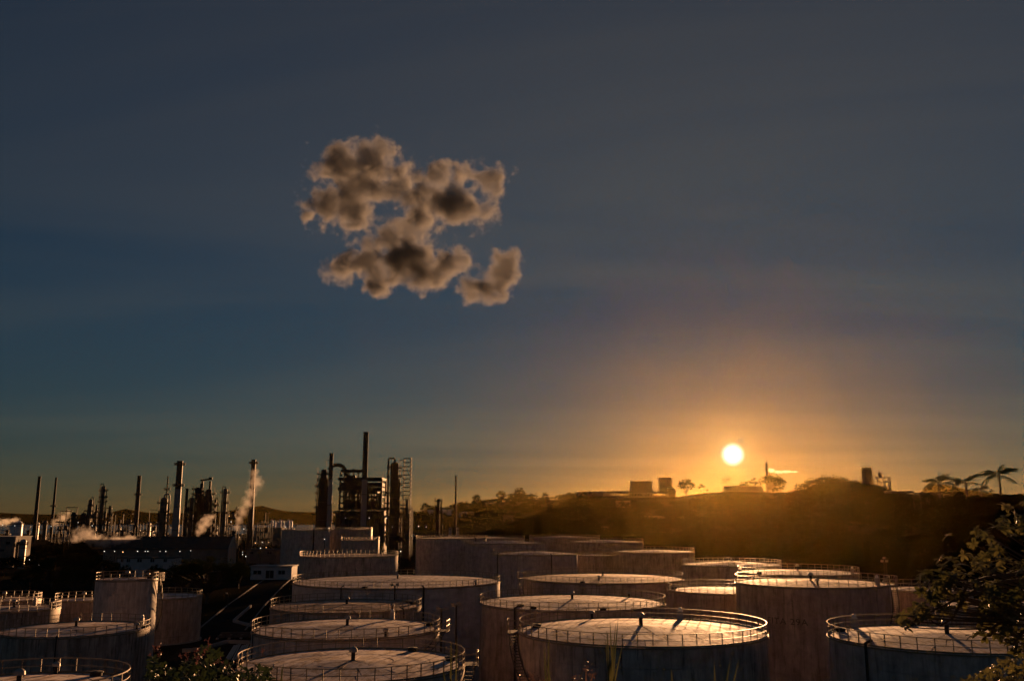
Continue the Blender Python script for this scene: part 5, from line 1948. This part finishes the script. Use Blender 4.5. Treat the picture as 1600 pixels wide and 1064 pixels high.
def tuft(label, blades, Y, name='grass_tuft', mat='grass', head=None):
    """a few long grass blades, each a narrow folded ribbon; given by tip and foot pixels"""
    bx = sum(b[2] for b in blades) / len(blades)
    p = at(bx, 1064, Y)
    gz = hgt(p.x, p.y)
    root = empty(name, (p.x, p.y, gz), label, 'grass', 'plants at the foot of the picture')
    o = Vector((p.x, p.y, gz))
    for (tx, ty, fx, fy) in blades:
        tip = at(tx, ty, Y) - o
        ft = at(fx, fy, Y + rnd.uniform(-0.1, 0.1)) - o
        gr = Vector((ft.x * 0.4, rnd.uniform(-0.05, 0.05), 0))
        mb = MB()
        n = 9
        vs = []
        for i in range(n):
            f = i / (n - 1)
            if f < 0.45:
                c = gr.lerp(ft, f / 0.45)
            else:
                u = (f - 0.45) / 0.55
                c = ft.lerp(tip, u) + Vector((0, 0, 0.0)) + Vector(((tip.x - ft.x) * 0.15 * (u * u - u), 0, 0))
            w_ = 0.0055 * (1 - f) ** 0.6 + 0.0006
            vs += [(c.x - w_, c.y, c.z), (c.x, c.y + w_ * 0.6, c.z), (c.x + w_, c.y, c.z)]
        fs = []
        for i in range(n - 1):
            a = i * 3
            fs += [(a, a + 1, a + 4, a + 3), (a + 1, a + 2, a + 5, a + 4)]
        mb.add(vs, fs).build('blade', M[mat], root)
        if head:
            g = np.random.default_rng(int(tx))
            pts = []
            for j in range(30):
                u = g.random()
                c = tip.lerp(ft, u * 0.35)
                pts.append([c.x + g.normal() * 0.016 * (0.4 + u), c.y + g.normal() * 0.012, c.z + g.normal() * 0.01])
            v, q = leaf_quads(np.array(pts), 0.006, g)
            np_object('seed_head', v, q, M['straw'], root)
    return root


tuft('tallest tuft of green grass blades in front of the centre tank', ((953, 969, 957, 1064), (966, 966, 958, 1064), (946, 1000, 952, 1064), (948, 985, 954, 1064), (962, 975, 955, 1068), (957, 1010, 953, 1064), (972, 1010, 960, 1068)), 4.5)
tuft('pair of grass blades before the stained wall of the centre tank', ((850, 1008, 853, 1064), (857, 995, 857, 1064), (853, 1030, 860, 1064)), 4.6)
tuft('thin grass blades right of the tallest tuft', ((1141, 1032, 1135, 1068), (1154, 1032, 1146, 1068), (1116, 1036, 1117, 1068), (1049, 1045, 1050, 1068)), 4.8)
tuft('grass blades before the right end of the foremost tank', ((705, 1000, 704, 1068), (714, 1000, 712, 1068), (692, 1048, 696, 1068), (702, 1050, 706, 1068)), 4.6)
tuft('single bud topped stalk right of the flowering bush', ((443, 1036, 438, 1068), (440, 1042, 440, 1068)), 5.0)
tuft('pinkish dry grass heads at the lower left of the centre tank', ((828, 1050, 836, 1072), (815, 1062, 822, 1075), (842, 1058, 838, 1075)), 4.4, 'dry_grass', 'straw', True)
tuft('pinkish dry grass heads left of the tallest green tuft', ((916, 1040, 915, 1074), (928, 1050, 920, 1074), (897, 1060, 908, 1075)), 4.4, 'dry_grass', 'straw', True)


# ------------------------------------------------------------------ cloud, steam, haze
def volume_blob(name, label, cat, origin, blobs, density, noise_scale, noise_amp, color, g_, edge=0.35, detail=6, step=1.0, group=None, distort=0.0, kind=None, warp=None):
    """soft vapour body: a closed box whose volume density follows overlapping ellipsoids torn by noise"""
    lo = Vector([min(b[0][i] - b[1][i] * 1.35 for b in blobs) for i in range(3)])
    hi = Vector([max(b[0][i] + b[1][i] * 1.35 for b in blobs) for i in range(3)])
    m = bpy.data.materials.new(name)
    m.use_nodes = True
    t = m.node_tree
    t.nodes.clear()
    out = N(t, 'ShaderNodeOutputMaterial')
    pv = N(t, 'ShaderNodeVolumePrincipled')
    pv.inputs['Color'].default_value = (*color, 1)
    pv.inputs['Anisotropy'].default_value = g_
    tc = N(t, 'ShaderNodeTexCoord')
    nz = N(t, 'ShaderNodeTexNoise')
    nz.inputs['Scale'].default_value = noise_scale
    nz.inputs['Detail'].default_value = detail
    nz.inputs['Roughness'].default_value = 0.62
    nz.inputs['Distortion'].default_value = distort
    t.links.new(tc.outputs['Object'], nz.inputs['Vector'])
    pos = tc.outputs['Object']
    if warp:
        wn = N(t, 'ShaderNodeTexNoise')
        wn.inputs['Scale'].default_value = warp[1]
        wn.inputs['Detail'].default_value = 3
        t.links.new(pos, wn.inputs['Vector'])
        w1 = N(t, 'ShaderNodeVectorMath', operation='SUBTRACT')
        w1.inputs[1].default_value = (0.5, 0.5, 0.5)
        t.links.new(wn.outputs['Color'], w1.inputs[0])
        w2 = N(t, 'ShaderNodeVectorMath', operation='MULTIPLY_ADD')
        w2.inputs[1].default_value = (warp[0], warp[0], warp[0] * 0.7)
        t.links.new(w1.outputs[0], w2.inputs[0])
        t.links.new(pos, w2.inputs[2])
        pos = w2.outputs[0]
    acc = None
    for (c, r) in blobs:
        sb = N(t, 'ShaderNodeVectorMath', operation='SUBTRACT')
        sb.inputs[1].default_value = c
        t.links.new(pos, sb.inputs[0])
        dv_ = N(t, 'ShaderNodeVectorMath', operation='DIVIDE')
        dv_.inputs[1].default_value = r
        t.links.new(sb.outputs[0], dv_.inputs[0])
        ln = N(t, 'ShaderNodeVectorMath', operation='LENGTH')
        t.links.new(dv_.outputs[0], ln.inputs[0])
        if acc is None:
            acc = ln.outputs['Value']
        else:
            mn = N(t, 'ShaderNodeMath', operation='SMOOTH_MIN')
            mn.inputs[2].default_value = 0.25
            t.links.new(acc, mn.inputs[0])
            t.links.new(ln.outputs['Value'], mn.inputs[1])
            acc = mn.outputs[0]
    # density = clamp((1 - dist + amp * (noise - 0.5)) / edge)
    na_ = N(t, 'ShaderNodeMath', operation='MULTIPLY_ADD')
    na_.inputs[1].default_value = noise_amp
    na_.inputs[2].default_value = 1.0 - 0.5 * noise_amp - 0.12
    t.links.new(nz.outputs[0], na_.inputs[0])
    sb = N(t, 'ShaderNodeMath', operation='SUBTRACT')
    t.links.new(na_.outputs[0], sb.inputs[0])
    t.links.new(acc, sb.inputs[1])
    mr = N(t, 'ShaderNodeMapRange', interpolation_type='SMOOTHSTEP')
    mr.inputs['From Min'].default_value = 0.0
    mr.inputs['From Max'].default_value = edge
    mr.inputs['To Max'].default_value = density
    t.links.new(sb.outputs[0], mr.inputs[0])
    t.links.new(mr.outputs[0], pv.inputs['Density'])
    t.links.new(pv.outputs[0], out.inputs['Volume'])
    m.cycles.volume_step_rate = step
    o = MB().box(lo.x, hi.x, lo.y, hi.y, lo.z, hi.z).build(name, m, None, False, origin)
    return tag(o, label, cat, group, kind)


# the lone broken cloud: lobes placed by their look, one body 2.6 km off
YC = 2600.0
oc = at(650, 345, YC)


def lobes(spec, Y, o, depth, grow=1.0):
    out = []
    for (px, py, rx, ry, dy) in spec:
        rx, ry = rx * grow, ry * grow
        c = at(px, py, Y) - o
        s_ = Y / F
        out.append(((c.x, c.y + dy * s_, c.z), (rx * s_, max(rx, ry) * depth * s_, ry * s_)))
    return out


CL = lobes([(548, 262, 54, 46, 0), (522, 312, 48, 50, 0), (560, 300, 50, 40, -20), (592, 258, 50, 34, 10), (545, 335, 44, 30, 0), (600, 305, 40, 34, -12), (645, 305, 58, 40, 0), (690, 275, 44, 26, 8), (705, 320, 56, 38, -10), (752, 285, 42, 30, 0), (735, 335, 40, 24, 0), (655, 345, 40, 34, 10),
            (548, 415, 48, 30, 0), (600, 375, 46, 36, 0), (630, 405, 66, 44, 0), (665, 428, 50, 30, 0), (590, 432, 56, 24, 0), (708, 408, 44, 30, 0), (752, 445, 44, 28, 0), (790, 422, 34, 30, 0), (486, 340, 22, 9, 0)], YC, oc, 0.9, 1.0)
volume_blob('cloud', 'lone broken cloud with dark core and golden fringes high in the sky', 'cloud', oc, CL, 0.040, 0.0138, 4.1, (0.33, 0.35, 0.40), 0.2, 0.6, 12, 0.4, distort=0.2, warp=(120.0, 0.009))

OS = at(155, 840, 385)
volume_blob('steam_plume', 'low drifting steam cloud lying before the columns at the left', 'steam', OS, lobes([(118, 841, 7, 6, 0), (132, 834, 13, 9, 0), (146, 842, 12, 8, 0), (162, 848, 14, 6, 0), (185, 844, 15, 5, 0), (203, 840, 11, 4, 0)], 385, OS, 0.7, 1.6), 0.45, 0.5, 2.0, (0.62, 0.6, 0.6), 0.35, 1.0, 5, 0.5, 'steam over the plant')
OS = at(383, 790, 505)
volume_blob('steam_plume', 'tall slanting steam plume rising in front of the rusty chimney', 'steam', OS, lobes([(370, 823, 4.5, 8, 0), (374, 812, 6, 9, 0), (379, 799, 8, 11, 0), (386, 785, 9, 11, 0), (392, 770, 9, 11, 0), (400, 754, 11, 12, 0), (397, 740, 7, 9, 0)], 505, OS, 0.9, 1.45), 0.13, 0.45, 1.5, (0.6, 0.58, 0.58), 0.35, 1.0, 5, 0.5, 'steam over the plant')
OS = at(318, 822, 590)
volume_blob('steam_plume', 'short ragged steam puff right of the thickest chimney', 'steam', OS, lobes([(309, 832, 4, 6, 0), (315, 823, 7, 8, 0), (322, 814, 8, 8, 0), (329, 808, 6, 5, 0)], 590, OS, 0.8, 1.6), 0.3, 0.45, 2.0, (0.62, 0.6, 0.6), 0.35, 1.0, 5, 0.5, 'steam over the plant')
OS = at(95, 812, 830)
volume_blob('steam_plume', 'faint steam at the foot of the second slim chimney', 'steam', OS, lobes([(87, 816, 7, 6, 0), (98, 809, 9, 8, 0), (106, 803, 6, 6, 0)], 830, OS, 0.8, 1.4), 0.05, 0.3, 1.6, (0.95, 0.93, 0.9), 0.45, 0.6, 4, 0.6, 'steam over the plant')
OS = at(6, 817, 900)
volume_blob('steam_plume', 'faint steam drifting in at the left border before the bay', 'steam', OS, lobes([(-8, 817, 12, 6, 0), (8, 815, 10, 6, 0), (22, 812, 8, 4, 0)], 900, OS, 0.8, 1.4), 0.07, 0.3, 1.6, (0.95, 0.93, 0.9), 0.45, 0.6, 4, 0.6, 'steam over the plant')
OS = at(1222, 737, 1200)
volume_blob('low_cloud', 'tiny streak of cloud right of the hilltop chimney beside the sun', 'cloud', OS, lobes([(1206, 735, 9, 4.5, 0), (1216, 737, 10, 4, 0), (1227, 737, 9, 3, 0), (1239, 737, 9, 2.2, 0)], 1200, OS, 0.8), 0.03, 0.16, 2.2, (0.95, 0.93, 0.9), 0.6, 0.5, 5, 0.6)

HZ = MB().box(-6200, 6200, -600, 6000, -11, 122)
hm = bpy.data.materials.new('haze')
hm.use_nodes = True
t = hm.node_tree
t.nodes.clear()
out = N(t, 'ShaderNodeOutputMaterial')
pv = N(t, 'ShaderNodeVolumePrincipled')
pv.inputs['Color'].default_value = (1.0, 0.70, 0.16, 1)
pv.inputs['Density'].default_value = 0.0000054
pv.inputs['Anisotropy'].default_value = 0.88
t.links.new(pv.outputs[0], out.inputs['Volume'])
haze = HZ.build('haze', hm)
tag(haze, kind='stuff')
